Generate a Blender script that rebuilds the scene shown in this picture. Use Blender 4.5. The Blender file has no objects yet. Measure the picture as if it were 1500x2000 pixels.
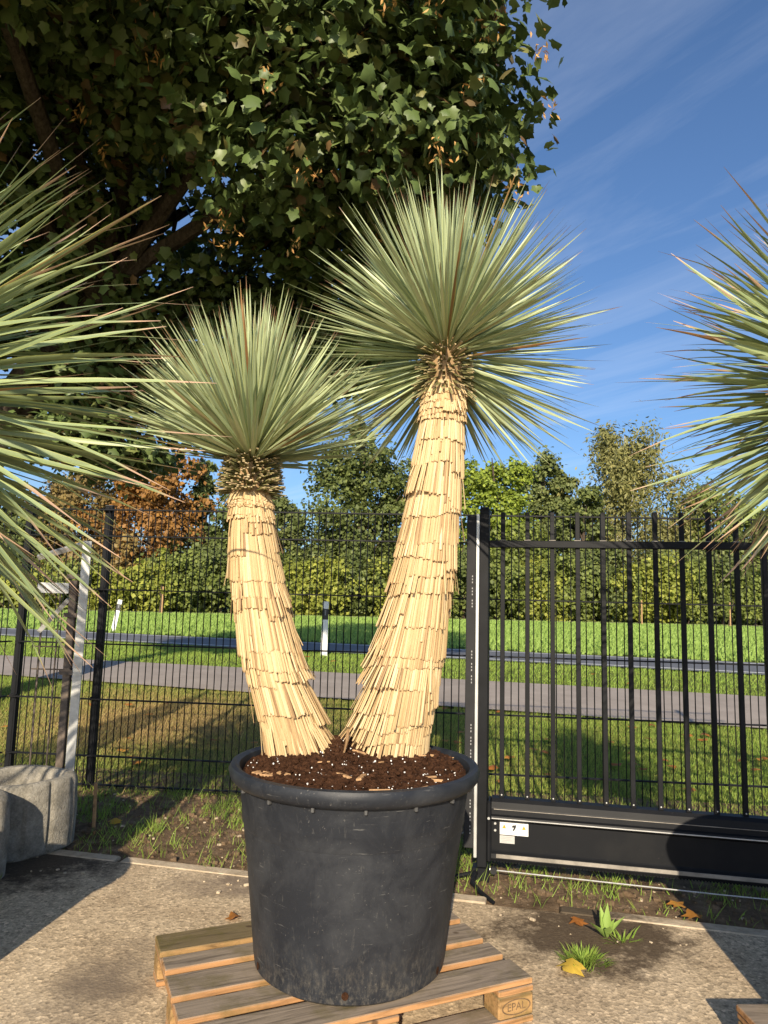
import bpy, math, random
import numpy as np
from mathutils import Vector, Matrix, Quaternion
R = math.radians
rng = np.random.default_rng(7); random.seed(7)
scene = bpy.context.scene
col = scene.collection

# ---------------------------------------------------------------- camera, sky, sun, exposure
F, CH, PITCH, ROLL = 1400.0, 1.45, R(7.25), R(1.5)
fw = np.array([0, math.cos(PITCH), math.sin(PITCH)])
_r0 = np.array([1.0, 0, 0]); _u0 = np.array([0, -math.sin(PITCH), math.cos(PITCH)])
cr = math.cos(ROLL)*_r0 + math.sin(ROLL)*_u0
cu = math.cos(ROLL)*_u0 - math.sin(ROLL)*_r0
cam_d = bpy.data.cameras.new('camera'); cam = bpy.data.objects.new('camera', cam_d); col.objects.link(cam)
cam_d.sensor_fit = 'VERTICAL'; cam_d.sensor_height = 36.0; cam_d.sensor_width = 27.0
cam_d.lens = F*36/2000; cam_d.clip_start = 0.05; cam_d.clip_end = 2000
m = Matrix.Identity(4)
for i in range(3):
    m[i][0] = cr[i]; m[i][1] = cu[i]; m[i][2] = -fw[i]
m[2][3] = CH
cam.matrix_world = m
scene.camera = cam

SUN_EL, SUN_AZ = R(24), R(6)          # light travels towards +y and a little to +x
world = bpy.data.worlds.new('World'); scene.world = world; world.use_nodes = True
nt = world.node_tree; nt.nodes.clear()
wo = nt.nodes.new('ShaderNodeOutputWorld'); bg = nt.nodes.new('ShaderNodeBackground')
sky = nt.nodes.new('ShaderNodeTexSky'); sky.sky_type = 'NISHITA'; sky.sun_disc = False
sky.sun_elevation = SUN_EL; sky.sun_rotation = math.pi + SUN_AZ
sky.altitude = 40; sky.air_density = 1.0; sky.dust_density = 1.6; sky.ozone_density = 6.0
tc = nt.nodes.new('ShaderNodeTexCoord')
sx = nt.nodes.new('ShaderNodeSeparateXYZ'); nt.links.new(tc.outputs['Generated'], sx.inputs[0])
zc = nt.nodes.new('ShaderNodeMath'); zc.operation = 'MAXIMUM'; zc.inputs[1].default_value = 0.06
nt.links.new(sx.outputs[2], zc.inputs[0])
dx = nt.nodes.new('ShaderNodeMath'); dx.operation = 'DIVIDE'; dy = nt.nodes.new('ShaderNodeMath'); dy.operation = 'DIVIDE'
nt.links.new(sx.outputs[0], dx.inputs[0]); nt.links.new(zc.outputs[0], dx.inputs[1])
nt.links.new(sx.outputs[1], dy.inputs[0]); nt.links.new(zc.outputs[0], dy.inputs[1])
cx = nt.nodes.new('ShaderNodeCombineXYZ'); nt.links.new(dx.outputs[0], cx.inputs[0]); nt.links.new(dy.outputs[0], cx.inputs[1])
mp = nt.nodes.new('ShaderNodeMapping'); mp.vector_type = 'TEXTURE'; mp.inputs['Rotation'].default_value = (0, 0, R(-58)); mp.inputs['Scale'].default_value = (2.6, 0.5, 1)
nt.links.new(cx.outputs[0], mp.inputs[0])
n1 = nt.nodes.new('ShaderNodeTexNoise'); n1.inputs['Scale'].default_value = 1.1; n1.inputs['Detail'].default_value = 9
n1.inputs['Roughness'].default_value = 0.62; n1.inputs['Distortion'].default_value = 0.5
nt.links.new(mp.outputs[0], n1.inputs['Vector'])
rp = nt.nodes.new('ShaderNodeValToRGB'); rp.color_ramp.elements[0].position = 0.46; rp.color_ramp.elements[1].position = 0.82
rp.color_ramp.elements[0].color = (0, 0, 0, 1); rp.color_ramp.elements[1].color = (0.24, 0.24, 0.24, 1)
nt.links.new(n1.outputs[0], rp.inputs[0])
mx = nt.nodes.new('ShaderNodeMix'); mx.data_type = 'RGBA'
nt.links.new(rp.outputs[0], mx.inputs[0]); nt.links.new(sky.outputs[0], mx.inputs[6])
mx.inputs[7].default_value = (6.2, 6.6, 7.4, 1)
nt.links.new(mx.outputs[2], bg.inputs[0]); bg.inputs[1].default_value = 0.105
nt.links.new(bg.outputs[0], wo.inputs[0])

sun_d = bpy.data.lights.new('sun', 'SUN'); sun_d.energy = 4.6; sun_d.angle = R(0.53); sun_d.color = (1.0, 0.86, 0.66)
sun = bpy.data.objects.new('sun', sun_d); col.objects.link(sun)
sdir = Vector((math.sin(SUN_AZ)*math.cos(SUN_EL), math.cos(SUN_AZ)*math.cos(SUN_EL), -math.sin(SUN_EL)))
sun.rotation_mode = 'QUATERNION'; sun.rotation_quaternion = sdir.to_track_quat('-Z', 'Y'); sun.location = (-2, -20, 12)
vs = scene.view_settings
vs.view_transform = 'Standard'; vs.look = 'None'; vs.exposure = 0.62; vs.gamma = 1.0; vs.use_curve_mapping = False

# ---------------------------------------------------------------- helpers
def at(px, py, d):
    r = fw + (px-750)/F*cr - (py-1000)/F*cu
    return np.array([0, 0, CH]) + r*(d/r[1])
def terr(y):
    t = np.clip((np.asarray(y, float)-6.5)/7.5, 0, 1); return 0.35*t*t*(3-2*t)
def wmat(o):
    mm = o.matrix_basis.copy()
    if o.parent: mm = wmat(o.parent) @ o.matrix_parent_inverse @ mm
    return mm
def link(o, parent=None, local=False):
    col.objects.link(o)
    if parent is not None:
        o.parent = parent
        if not local: o.matrix_parent_inverse = wmat(parent).inverted()
    return o
def tag(o, label=None, cat=None, group=None, kind=None):
    if label: o['label'] = label
    if cat: o['category'] = cat
    if group: o['group'] = group
    if kind: o['kind'] = kind
    return o
def empty(name, loc, label, cat, group=None, rz=0.0):
    o = bpy.data.objects.new(name, None); o.location = [float(v) for v in loc]; o.rotation_euler = (0, 0, rz)
    o.empty_display_size = 0.1
    col.objects.link(o); return tag(o, label, cat, group)
def fast_mesh(name, V, Fc, attrs=None, smooth=False):
    """V (n,3); Fc (m,k) array with k = 3 or 4"""
    V = np.asarray(V, np.float32); Fc = np.asarray(Fc, np.int32)
    me = bpy.data.meshes.new(name); k = Fc.shape[1]; mcount = len(Fc)
    me.vertices.add(len(V)); me.vertices.foreach_set('co', V.ravel())
    me.loops.add(mcount*k); me.loops.foreach_set('vertex_index', Fc.ravel())
    me.polygons.add(mcount); me.polygons.foreach_set('loop_start', np.arange(0, mcount*k, k, dtype=np.int32))
    try: me.polygons.foreach_set('loop_total', np.full(mcount, k, np.int32))
    except Exception: pass
    if smooth: me.polygons.foreach_set('use_smooth', np.ones(mcount, bool))
    for an, av in (attrs or {}).items():
        a = me.attributes.new(an, 'FLOAT', 'POINT'); a.data.foreach_set('value', np.asarray(av, np.float32))
    me.update(calc_edges=True); me.validate(); return me
class MB:
    """collects shapes into one mesh"""
    def __init__(s): s.v = []; s.f = []; s.n = 0
    def add(s, V, Fs):
        s.v.extend([tuple(map(float, p)) for p in V]); s.f.extend([tuple(int(i)+s.n for i in f) for f in Fs]); s.n += len(V); return s
    def box(s, x0, x1, y0, y1, z0, z1, M=None, bev=0.0):
        if bev > 0:
            b = bev; V = []
            for z, q in ((z0, b), (z0+b, 0), (z1-b, 0), (z1, b)):
                for (x, y, ix, iy) in ((x0, y0, 1, 1), (x1, y0, -1, 1), (x1, y1, -1, -1), (x0, y1, 1, -1)):
                    # octagon-like corner
                    if q: V += [(x+ix*2*b if (ix*iy > 0) else x+ix*b, y+iy*b if (ix*iy > 0) else y+iy*2*b, z)] * 1 + [(x+ix*b if (ix*iy > 0) else x+ix*2*b, y+iy*2*b if (ix*iy > 0) else y+iy*b, z)]
                    else: V += [(x+ix*b if (ix*iy > 0) else x, y if (ix*iy > 0) else y+iy*b, z), (x if (ix*iy > 0) else x+ix*b, y+iy*b if (ix*iy > 0) else y, z)]
            # order every ring by angle round the centre
            cxm, cym = (x0+x1)/2, (y0+y1)/2; rings = []
            for k in range(4):
                ring = V[8*k:8*k+8]; ring.sort(key=lambda p: math.atan2((p[1]-cym)/(y1-y0), (p[0]-cxm)/(x1-x0))); rings.append(ring)
            V = [p for r in rings for p in r]
            Fs = [tuple(range(7, -1, -1)), tuple(range(24, 32))]
            for k in range(3):
                for j in range(8): Fs.append((8*k+j, 8*k+(j+1) % 8, 8*k+8+(j+1) % 8, 8*k+8+j))
        else:
            V = [(x0, y0, z0), (x1, y0, z0), (x1, y1, z0), (x0, y1, z0), (x0, y0, z1), (x1, y0, z1), (x1, y1, z1), (x0, y1, z1)]
            Fs = [(3, 2, 1, 0), (4, 5, 6, 7), (0, 1, 5, 4), (1, 2, 6, 5), (2, 3, 7, 6), (3, 0, 4, 7)]
        if M is not None: V = [tuple(M @ Vector(p)) for p in V]
        return s.add(V, Fs)
    def tube(s, pts, rad, n=6, cap=True):
        pts = [np.asarray(p, float) for p in pts]; k = len(pts)
        if np.isscalar(rad): rad = [rad]*k
        V = []; up = np.array([0.31, 0.17, 0.93])
        for i in range(k):
            t = pts[min(i+1, k-1)]-pts[max(i-1, 0)]; t = t/(np.linalg.norm(t)+1e-9)
            a = np.cross(t, up); la = np.linalg.norm(a)
            a = a/la if la > 1e-3 else np.array([1.0, 0, 0]); b = np.cross(t, a)
            for j in range(n):
                w = 2*math.pi*j/n; V.append(pts[i]+rad[i]*(math.cos(w)*a+math.sin(w)*b))
        Fs = [(i*n+j, i*n+(j+1) % n, (i+1)*n+(j+1) % n, (i+1)*n+j) for i in range(k-1) for j in range(n)]
        if cap: Fs += [tuple(range(n-1, -1, -1)), tuple(range((k-1)*n, k*n))]
        return s.add(V, Fs)
    def lathe(s, prof, c=(0, 0, 0), n=64, wob=0.0):
        V = []; k = len(prof)
        for (r, z) in prof:
            for j in range(n):
                w = 2*math.pi*j/n; rr = r*(1+wob*math.sin(2*w+1.1)+wob*.6*math.sin(3*w)); V.append((c[0]+rr*math.cos(w), c[1]+rr*math.sin(w), c[2]+z))
        Fs = [(i*n+j, i*n+(j+1) % n, (i+1)*n+(j+1) % n, (i+1)*n+j) for i in range(k-1) for j in range(n)]
        return s.add(V, Fs)
    def extrude_x(s, prof, x0, x1):
        n = len(prof); V = [(x0, y, z) for y, z in prof]+[(x1, y, z) for y, z in prof]
        Fs = [(j, (j+1) % n, n+(j+1) % n, n+j) for j in range(n)]+[tuple(range(n-1, -1, -1)), tuple(range(n, 2*n))]
        return s.add(V, Fs)
    def mesh(s, name, smooth=False):
        me = bpy.data.meshes.new(name); me.from_pydata(s.v, [], s.f); me.update()
        if smooth:
            for p in me.polygons: p.use_smooth = True
            try: me.set_sharp_from_angle(angle=R(40))
            except Exception: pass
        return me
    def build(s, name, mat, parent=None, smooth=False, local=False):
        me = s.mesh(name, smooth); me.materials.append(mat)
        o = bpy.data.objects.new(name, me); return link(o, parent, local)
def mobj(name, me, mat=None, parent=None, local=False):
    if mat is not None and not me.materials: me.materials.append(mat)
    return link(bpy.data.objects.new(name, me), parent, local)

# ---- materials
class NT:
    def __init__(s, name):
        s.m = bpy.data.materials.new(name); s.m.use_nodes = True; s.t = s.m.node_tree
        s.b = s.t.nodes['Principled BSDF']; s.o = s.t.nodes['Material Output']
    def n(s, typ, **kw):
        nd = s.t.nodes.new(typ)
        for k, v in kw.items(): setattr(nd, k, v)
        return nd
    def l(s, a, b): s.t.links.new(a, b)
    def coord(s, kind='Object', scale=(1, 1, 1)):
        if kind == 'Position': c = s.n('ShaderNodeNewGeometry').outputs['Position']
        else: c = s.n('ShaderNodeTexCoord').outputs[kind]
        mp = s.n('ShaderNodeMapping'); mp.inputs['Scale'].default_value = scale; s.l(c, mp.inputs[0]); return mp.outputs[0]
    def noise(s, vec, scale, detail=6, rough=0.6, dist=0.0):
        nd = s.n('ShaderNodeTexNoise'); nd.inputs['Scale'].default_value = scale; nd.inputs['Detail'].default_value = detail
        nd.inputs['Roughness'].default_value = rough; nd.inputs['Distortion'].default_value = dist; s.l(vec, nd.inputs['Vector']); return nd.outputs[0]
    def ramp(s, fac, stops):
        nd = s.n('ShaderNodeValToRGB'); e = nd.color_ramp.elements
        while len(e) < len(stops): e.new(0.5)
        for q, (p, c) in zip(e, stops):
            q.position = p; q.color = (c, c, c, 1) if np.isscalar(c) else (*c, 1)
        s.l(fac, nd.inputs[0]); return nd.outputs[0]
    def mix(s, fac, a, b, mode='MIX'):
        nd = s.n('ShaderNodeMix', data_type='RGBA', blend_type=mode)
        for sock, v in ((nd.inputs[0], fac), (nd.inputs[6], a), (nd.inputs[7], b)):
            if isinstance(v, bpy.types.NodeSocket): s.l(v, sock)
            elif np.isscalar(v): sock.default_value = v
            else: sock.default_value = (*v, 1)
        return nd.outputs[2]
    def math(s, op, a, b=0.0, clamp=False):
        nd = s.n('ShaderNodeMath', operation=op); nd.use_clamp = clamp
        for sock, v in ((nd.inputs[0], a), (nd.inputs[1], b)):
            if isinstance(v, bpy.types.NodeSocket): s.l(v, sock)
            else: sock.default_value = v
        return nd.outputs[0]
    def attr(s, name):
        nd = s.n('ShaderNodeAttribute'); nd.attribute_name = name; return nd.outputs['Fac']
    def bump(s, h, strength=0.3, dist=0.01):
        nd = s.n('ShaderNodeBump'); nd.inputs['Strength'].default_value = strength; nd.inputs['Distance'].default_value = dist
        s.l(h, nd.inputs['Height']); s.l(nd.outputs[0], s.b.inputs['Normal'])
    def fin(s, color=None, rough=0.6, metal=0.0, spec=0.5):
        if color is not None:
            if isinstance(color, bpy.types.NodeSocket): s.l(color, s.b.inputs['Base Color'])
            else: s.b.inputs['Base Color'].default_value = (*color, 1)
        if isinstance(rough, bpy.types.NodeSocket): s.l(rough, s.b.inputs['Roughness'])
        else: s.b.inputs['Roughness'].default_value = rough
        s.b.inputs['Metallic'].default_value = metal; s.b.inputs['Specular IOR Level'].default_value = spec
        return s.m
    def translucent(s, color, fac):
        tr = s.n('ShaderNodeBsdfTranslucent'); s.l(color, tr.inputs[0]); mx = s.n('ShaderNodeMixShader'); mx.inputs[0].default_value = fac
        s.l(s.b.outputs[0], mx.inputs[1]); s.l(tr.outputs[0], mx.inputs[2]); s.l(mx.outputs[0], s.o.inputs[0])
def leaf_mat(name, stops, rough=0.5, trans=0.2, spec=0.4):
    q = NT(name); c = q.ramp(q.attr('rnd'), stops); q.translucent(c, trans); return q.fin(c, rough, spec=spec)
def plain(name, c, rough=0.6, metal=0.0, spec=0.5, var=0.15, scale=8.0, bump=0.0):
    q = NT(name); v = q.coord('Position'); n = q.noise(v, scale)
    cc = q.ramp(n, [(0.3, tuple(x*(1-var) for x in c)), (0.7, tuple(min(1, x*(1+var)) for x in c))])
    if bump: q.bump(q.noise(v, scale*8, 8), bump, 0.004)
    return q.fin(cc, rough, metal, spec)

# yucca blade: glaucous green, yellow margins, brown tip
def yucca_mat(name, base_a, base_b, tip, tip0, margin):
    q = NT(name); rnd = q.attr('rnd'); al = q.attr('along'); ac = q.attr('across')
    c = q.ramp(rnd, [(0.0, (0.26, 0.13, 0.055)), (0.022, (0.30, 0.16, 0.07)), (0.03, base_a), (0.55, base_b), (1.0, tuple(x*1.18 for x in base_b))])
    e = q.ramp(ac, [(0.78, 0.0), (0.95, 1.0)]); c = q.mix(q.math('MULTIPLY', e, 0.75), c, margin)
    ti = q.math('ADD', al, q.math('MULTIPLY', q.math('SUBTRACT', rnd, 0.5), 0.16))
    c = q.mix(q.ramp(ti, [(tip0, 0.0), (tip0+0.05, 1.0)]), c, tip)
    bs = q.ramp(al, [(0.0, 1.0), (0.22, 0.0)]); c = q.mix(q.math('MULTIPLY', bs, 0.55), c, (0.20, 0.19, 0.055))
    st = q.noise(q.coord('Object', (60, 3, 60)), 6, 3); c = q.mix(0.25, c, q.mix(1.0, c, q.ramp(st, [(0.3, 0.6), (0.7, 1.2)]), 'MULTIPLY'))
    q.translucent(c, 0.10); return q.fin(c, 0.42, spec=0.45)
M = {}
M['yucca'] = yucca_mat('yucca_blade', (0.265, 0.33, 0.185), (0.41, 0.475, 0.275), (0.23, 0.13, 0.075), 0.955, (0.56, 0.56, 0.17))
M['yucca_big'] = yucca_mat('yucca_broad_blade', (0.18, 0.235, 0.105), (0.30, 0.365, 0.18), (0.50, 0.33, 0.22), 0.86, (0.48, 0.50, 0.13))
q = NT('straw'); rn = q.attr('rnd'); al = q.attr('along')
c = q.ramp(rn, [(0.0, (0.27, 0.165, 0.080)), (0.18, (0.46, 0.31, 0.150)), (0.7, (0.59, 0.43, 0.225)), (1.0, (0.70, 0.55, 0.33))])
c = q.mix(q.math('MULTIPLY', q.ramp(al, [(0.97, 0.0), (1.0, 1.0)]), 0.42), c, (0.22, 0.115, 0.05))  # slat ends darkened, painting in the shaded gaps beneath each tier
v = q.coord('Object', (1, 1, 0.08)); nz = q.noise(v, 260, 4); c = q.mix(0.5, c, q.mix(1.0, c, q.ramp(nz, [(0.3, 0.72), (0.7, 1.1)]), 'MULTIPLY'))
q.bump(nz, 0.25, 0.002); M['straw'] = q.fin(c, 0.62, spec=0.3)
q = NT('cut_leaf_bases'); al = q.attr('along'); rn = q.attr('rnd')
c = q.ramp(al, [(0.0, (0.10, 0.09, 0.03)), (0.75, (0.20, 0.19, 0.075)), (0.92, (0.24, 0.20, 0.09)), (1.0, (0.36, 0.28, 0.15))])
c = q.mix(q.ramp(rn, [(0.90, 0.0), (0.93, 1.0)]), c, (0.55, 0.42, 0.25)); M['stub'] = q.fin(c, 0.6, spec=0.3)
M['core'] = plain('trunk_core', (0.30, 0.19, 0.09), 0.8, var=0.3, scale=30)
# pot plastic
q = NT('pot_plastic'); v = q.coord('Position'); n = q.noise(v, 5.5, 8, 0.7, 0.6); f = q.noise(v, 95, 4, 0.6); sc = q.noise(q.coord('Position', (3, 3, 0.6)), 22, 6, 0.7, 1.2)
c = q.mix(q.ramp(n, [(0.42, 0.0), (0.75, 0.75)]), (0.0155, 0.018, 0.0235), (0.050, 0.053, 0.058))
c = q.mix(q.math('MULTIPLY', q.ramp(sc, [(0.60, 0.0), (0.72, 1.0)]), 0.5), c, (0.115, 0.112, 0.102))
c = q.mix(q.math('MULTIPLY', q.ramp(f, [(0.64, 0.0), (0.74, 0.75)]), q.ramp(q.noise(v, 4.5, 4), [(0.48, 0.05), (0.66, 1.0)])), c, (0.24, 0.225, 0.20))
z = q.n('ShaderNodeSeparateXYZ'); q.l(q.n('ShaderNodeNewGeometry').outputs['Position'], z.inputs[0])
lo = q.math('MULTIPLY', q.ramp(z.outputs[2], [(0.16, 0.6), (0.34, 0.0)]), q.ramp(q.noise(q.coord('Position', (2.5, 2.5, 1)), 26, 9, .8), [(0.48, 0.0), (0.66, 1.0)])); c = q.mix(lo, c, (0.15, 0.135, 0.11))
for rot_, thr in ((0.5, .715), (-0.9, .725)):
    mp_ = q.n('ShaderNodeMapping'); mp_.inputs['Rotation'].default_value = (0, rot_, 0); mp_.inputs['Scale'].default_value = (2, 2, 28); q.l(q.n('ShaderNodeNewGeometry').outputs['Position'], mp_.inputs[0])
    c = q.mix(q.math('MULTIPLY', q.ramp(q.noise(mp_.outputs[0], 4.0, 5, .6), [(thr-.05, 0.0), (thr-.015, 1.0)]), .6), c, (0.14, 0.14, 0.135))
q.bump(q.noise(v, 7, 5), 0.12, 0.02); M['pot'] = q.fin(c, q.ramp(n, [(0.3, 0.42), (0.7, 0.58)]), spec=0.3)
M['tab'] = plain('pot_tab', (0.07, 0.07, 0.07), 0.5)
q = NT('potting_soil'); v = q.coord('Position'); n = q.noise(v, 40, 10, 0.75); c = q.ramp(n, [(0.3, (0.020, 0.009, 0.005)), (0.55, (0.075, 0.034, 0.017)), (0.75, (0.17, 0.085, 0.045))])
q.bump(n, 1.0, 0.02); M['soil'] = q.fin(c, 0.95, spec=0.1)
M['perlite'] = plain('perlite', (0.75, 0.73, 0.70), 0.9, var=.05)
M['bark'] = plain('bark_chip', (0.42, 0.25, 0.12), 0.8, var=.35, scale=40)
# pallet wood
def wood(name, top, side, moss):
    q = NT(name); oi = q.n('ShaderNodeObjectInfo').outputs['Random']
    v = q.coord('Object', (1.2, 16, 16)); add = q.n('ShaderNodeVectorMath', operation='ADD'); q.l(v, add.inputs[0])
    cmb = q.n('ShaderNodeCombineXYZ'); rr = q.math('MULTIPLY', oi, 37.0); q.l(rr, cmb.inputs[0]); q.l(rr, cmb.inputs[1]); q.l(cmb.outputs[0], add.inputs[1])
    g = q.noise(add.outputs[0], 3.2, 9, 0.62, 0.7); b = q.noise(q.coord('Position'), 7, 5)
    nz = q.n('ShaderNodeSeparateXYZ'); q.l(q.n('ShaderNodeTexCoord').outputs['Normal'], nz.inputs[0])
    upf = q.ramp(nz.outputs[2], [(0.55, 0.0), (0.85, 1.0)])
    ct = q.ramp(g, [(0.28, tuple(x*.38 for x in top)), (0.5, top), (0.72, tuple(x*1.3 for x in top))])
    cs = q.ramp(g, [(0.28, tuple(x*.40 for x in side)), (0.5, side), (0.72, tuple(x*1.25 for x in side))])
    c = q.mix(upf, cs, ct); c = q.mix(q.math('MULTIPLY', q.ramp(b, [(0.50, 0.0), (0.68, 1.0)]), moss), c, (0.115, 0.095, 0.03))
    kn = q.n('ShaderNodeTexVoronoi'); kn.inputs['Scale'].default_value = 7.0; q.l(q.coord('Position', (0.7, 1.3, 1)), kn.inputs['Vector'])
    c = q.mix(q.ramp(kn.outputs['Distance'], [(0.05, 0.8), (0.09, 0.0)]), c, (0.06, 0.035, 0.02))
    q.bump(g, 0.55, 0.004); return q.fin(c, 0.8, spec=0.2)
M['wood'] = wood('weathered_wood', (0.255, 0.205, 0.155), (0.40, 0.215, 0.095), 0.55)
M['wood_moss'] = wood('mossy_wood', (0.17, 0.13, 0.07), (0.33, 0.20, 0.085), 0.85)
M['burn'] = plain('burn_mark', (0.13, 0.08, 0.04), 0.9, var=.5, scale=60)
# metals
q = NT('anthracite_paint'); v = q.coord('Position'); n = q.noise(v, 60, 4, 0.7); n2 = q.noise(v, 6, 6)
c = q.mix(q.ramp(n, [(0.68, 0.0), (0.76, 0.5)]), (0.0095, 0.0102, 0.012), (0.15, 0.13, 0.11)); c = q.mix(q.ramp(n2, [(0.5, 0.0), (0.85, 0.35)]), c, (0.03, 0.029, 0.027))
M['gate'] = q.fin(c, 0.5, spec=0.16)
M['gate_rail'] = plain('anthracite_tube', (0.0105, 0.0112, 0.013), 0.5, spec=.14, var=.3)
M['edge_rubber'] = plain('grey_rubber', (0.030, 0.030, 0.0315), 0.7, spec=.15)
M['wire'] = plain('fence_wire', (0.009, 0.0095, 0.011), 0.5, spec=.15)
M['galv'] = plain('galvanised_steel', (0.46, 0.46, 0.44), 0.5, 0.55, var=.25, scale=12)
M['rust'] = plain('dark_rusty_steel', (0.11, 0.085, 0.065), 0.75, var=.5, scale=20)
M['alu'] = plain('bare_aluminium', (0.62, 0.62, 0.60), 0.4, 0.5)
M['dustledge'] = plain('dusty_ledge', (0.26, 0.235, 0.20), 0.75, var=.4, scale=10)
M['whiteplate'] = plain('white_sticker', (0.78, 0.78, 0.76), 0.45, var=.04)
M['silverplate'] = plain('silver_sticker', (0.46, 0.46, 0.44), 0.4, var=.08)
M['orange'] = plain('warning_orange', (0.72, 0.33, 0.03), 0.5, var=.05)
M['ink'] = plain('black_print', (0.02, 0.02, 0.02), 0.6)
M['greyink'] = plain('grey_print', (0.30, 0.30, 0.30), 0.6)
M['postwhite'] = plain('white_plastic', (0.72, 0.73, 0.74), 0.5, var=.08)
M['postblack'] = plain('black_plastic', (0.02, 0.02, 0.022), 0.5)
M['reflector'] = plain('reflector', (0.20, 0.21, 0.23), 0.3)
# ground materials
q = NT('washed_concrete'); v = q.coord('Position'); n = q.noise(v, 1.3, 8, 0.65, 0.4); p = q.n('ShaderNodeTexVoronoi'); p.inputs['Scale'].default_value = 75; q.l(v, p.inputs['Vector'])
p2 = q.n('ShaderNodeTexVoronoi'); p2.inputs['Scale'].default_value = 170; q.l(v, p2.inputs['Vector'])
c = q.ramp(n, [(0.25, (0.36, 0.265, 0.165)), (0.5, (0.52, 0.405, 0.265)), (0.75, (0.63, 0.51, 0.355))])
pc = q.n('ShaderNodeSeparateColor'); q.l(p.outputs['Color'], pc.inputs[0]); pc2 = q.n('ShaderNodeSeparateColor'); q.l(p2.outputs['Color'], pc2.inputs[0])
c = q.mix(0.6, c, q.mix(1.0, c, q.ramp(pc.outputs[0], [(0.0, 0.30), (0.25, 0.80), (0.8, 1.08), (1.0, 1.7)]), 'MULTIPLY'))
c = q.mix(0.5, c, q.mix(1.0, c, q.ramp(pc2.outputs[1], [(0.0, 0.55), (0.3, 0.95), (1.0, 1.3)]), 'MULTIPLY'))
c = q.mix(q.ramp(q.noise(v, 130, 2), [(0.70, 0.0), (0.75, 0.7)]), c, (0.10, 0.095, 0.09))
def blot(q, v, c, cen, rad, colr, nscale=6.0, lo=0.15, hi=0.55):
    d = q.n('ShaderNodeVectorMath', operation='DISTANCE'); s_ = q.n('ShaderNodeMapping'); s_.inputs['Scale'].default_value = (1/rad[0], 1/rad[1], 1)
    q.l(v, s_.inputs[0]); q.l(s_.outputs[0], d.inputs[0]); d.inputs[1].default_value = (cen[0]/rad[0], cen[1]/rad[1], 0)
    k = q.math('SUBTRACT', 1.0, d.outputs['Value']); k = q.math('ADD', k, q.math('MULTIPLY', q.math('SUBTRACT', q.noise(v, nscale, 9, 0.75), 0.5), 1.9))
    return q.mix(q.ramp(k, [(lo, 0.0), (hi, 0.92)]), c, colr)
c = blot(q, v, c, (0.98, 3.42), (0.62, 0.50), (0.070, 0.048, 0.030))
c = blot(q, v, c, (1.6, 3.9), (0.9, 0.35), (0.085, 0.060, 0.038))
c = blot(q, v, c, (-1.9, 4.2), (0.65, 0.65), (0.050, 0.036, 0.024))
c = blot(q, v, c, (-0.6, 3.9), (0.7, 0.25), (0.21, 0.16, 0.115), lo=.2, hi=.8)
c = blot(q, v, c, (-1.0, 2.9), (0.35, 0.5), (0.20, 0.155, 0.11), lo=.2, hi=.9)
hh = q.math('ADD', p.outputs['Distance'], q.math('MULTIPLY', q.noise(v, 30, 6), 1.2)); q.bump(hh, 0.35, 0.004); M['concrete'] = q.fin(c, 0.9, spec=0.2)
q = NT('kerb_concrete'); v = q.coord('Position'); c = q.ramp(q.noise(v, 9, 9, .7), [(0.3, (0.32, 0.25, 0.165)), (0.6, (0.56, 0.46, 0.33))])
c = blot(q, v, c, (0.98, 3.75), (0.45, 0.30), (0.060, 0.044, 0.028)); q.bump(q.noise(v, 50, 8), .6, .008); M['kerb'] = q.fin(c, 0.92, spec=0.2)
q = NT('bare_soil'); v = q.coord('Position'); n = q.noise(v, 7, 10, 0.72); c = q.ramp(n, [(0.3, (0.075, 0.05, 0.03)), (0.55, (0.25, 0.172, 0.105)), (0.75, (0.42, 0.31, 0.20))])
q.bump(q.noise(v, 35, 9, .75), 1.0, 0.03); M['dirt'] = q.fin(c, 0.95, spec=0.1)
q = NT('turf'); v = q.coord('Position'); n = q.noise(v, 0.8, 8, 0.6); n2 = q.noise(v, 16, 8, 0.7)
c = q.ramp(n, [(0.3, (0.11, 0.145, 0.032)), (0.6, (0.17, 0.21, 0.050)), (0.8, (0.22, 0.21, 0.07))]); c = q.mix(0.6, c, q.mix(1.0, c, q.ramp(n2, [(0.3, 0.45), (0.7, 1.4)]), 'MULTIPLY'))
c = blot(q, v, c, (-2.7, 8.4), (2.4, 2.2), (0.30, 0.205, 0.09), 3.0)
q.bump(n2, 1.0, 0.05); M['turf'] = q.fin(c, 0.95, spec=0.1)
q = NT('crop_field'); v = q.coord('Position'); n = q.noise(v, 0.35, 8, 0.65); n2 = q.noise(v, 6, 9, 0.75)
c = q.ramp(n, [(0.3, (0.16, 0.27, 0.05)), (0.7, (0.21, 0.345, 0.07))]); c = q.mix(0.6, c, q.mix(1.0, c, q.ramp(n2, [(0.3, 0.55), (0.7, 1.3)]), 'MULTIPLY')); q.bump(n2, 1.0, 0.15); M['field'] = q.fin(c, 0.9, spec=0.1)
q = NT('asphalt_path'); v = q.coord('Position'); n = q.noise(v, 2.2, 7); n2 = q.noise(v, 160, 3)
c = q.ramp(n, [(0.3, (0.285, 0.245, 0.21)), (0.7, (0.37, 0.32, 0.275))]); c = q.mix(0.5, c, q.mix(1.0, c, q.ramp(n2, [(0.3, 0.7), (0.7, 1.2)]), 'MULTIPLY')); q.bump(n2, .5, .004); M['path'] = q.fin(c, 0.85, spec=0.25)
q = NT('asphalt_road'); v = q.coord('Position'); n = q.noise(v, 1.2, 7); n2 = q.noise(v, 120, 3)
c = q.ramp(n, [(0.3, (0.11, 0.112, 0.12)), (0.7, (0.16, 0.162, 0.17))]); q.bump(n2, .5, .004); M['road'] = q.fin(c, 0.75, spec=0.35)
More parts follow.
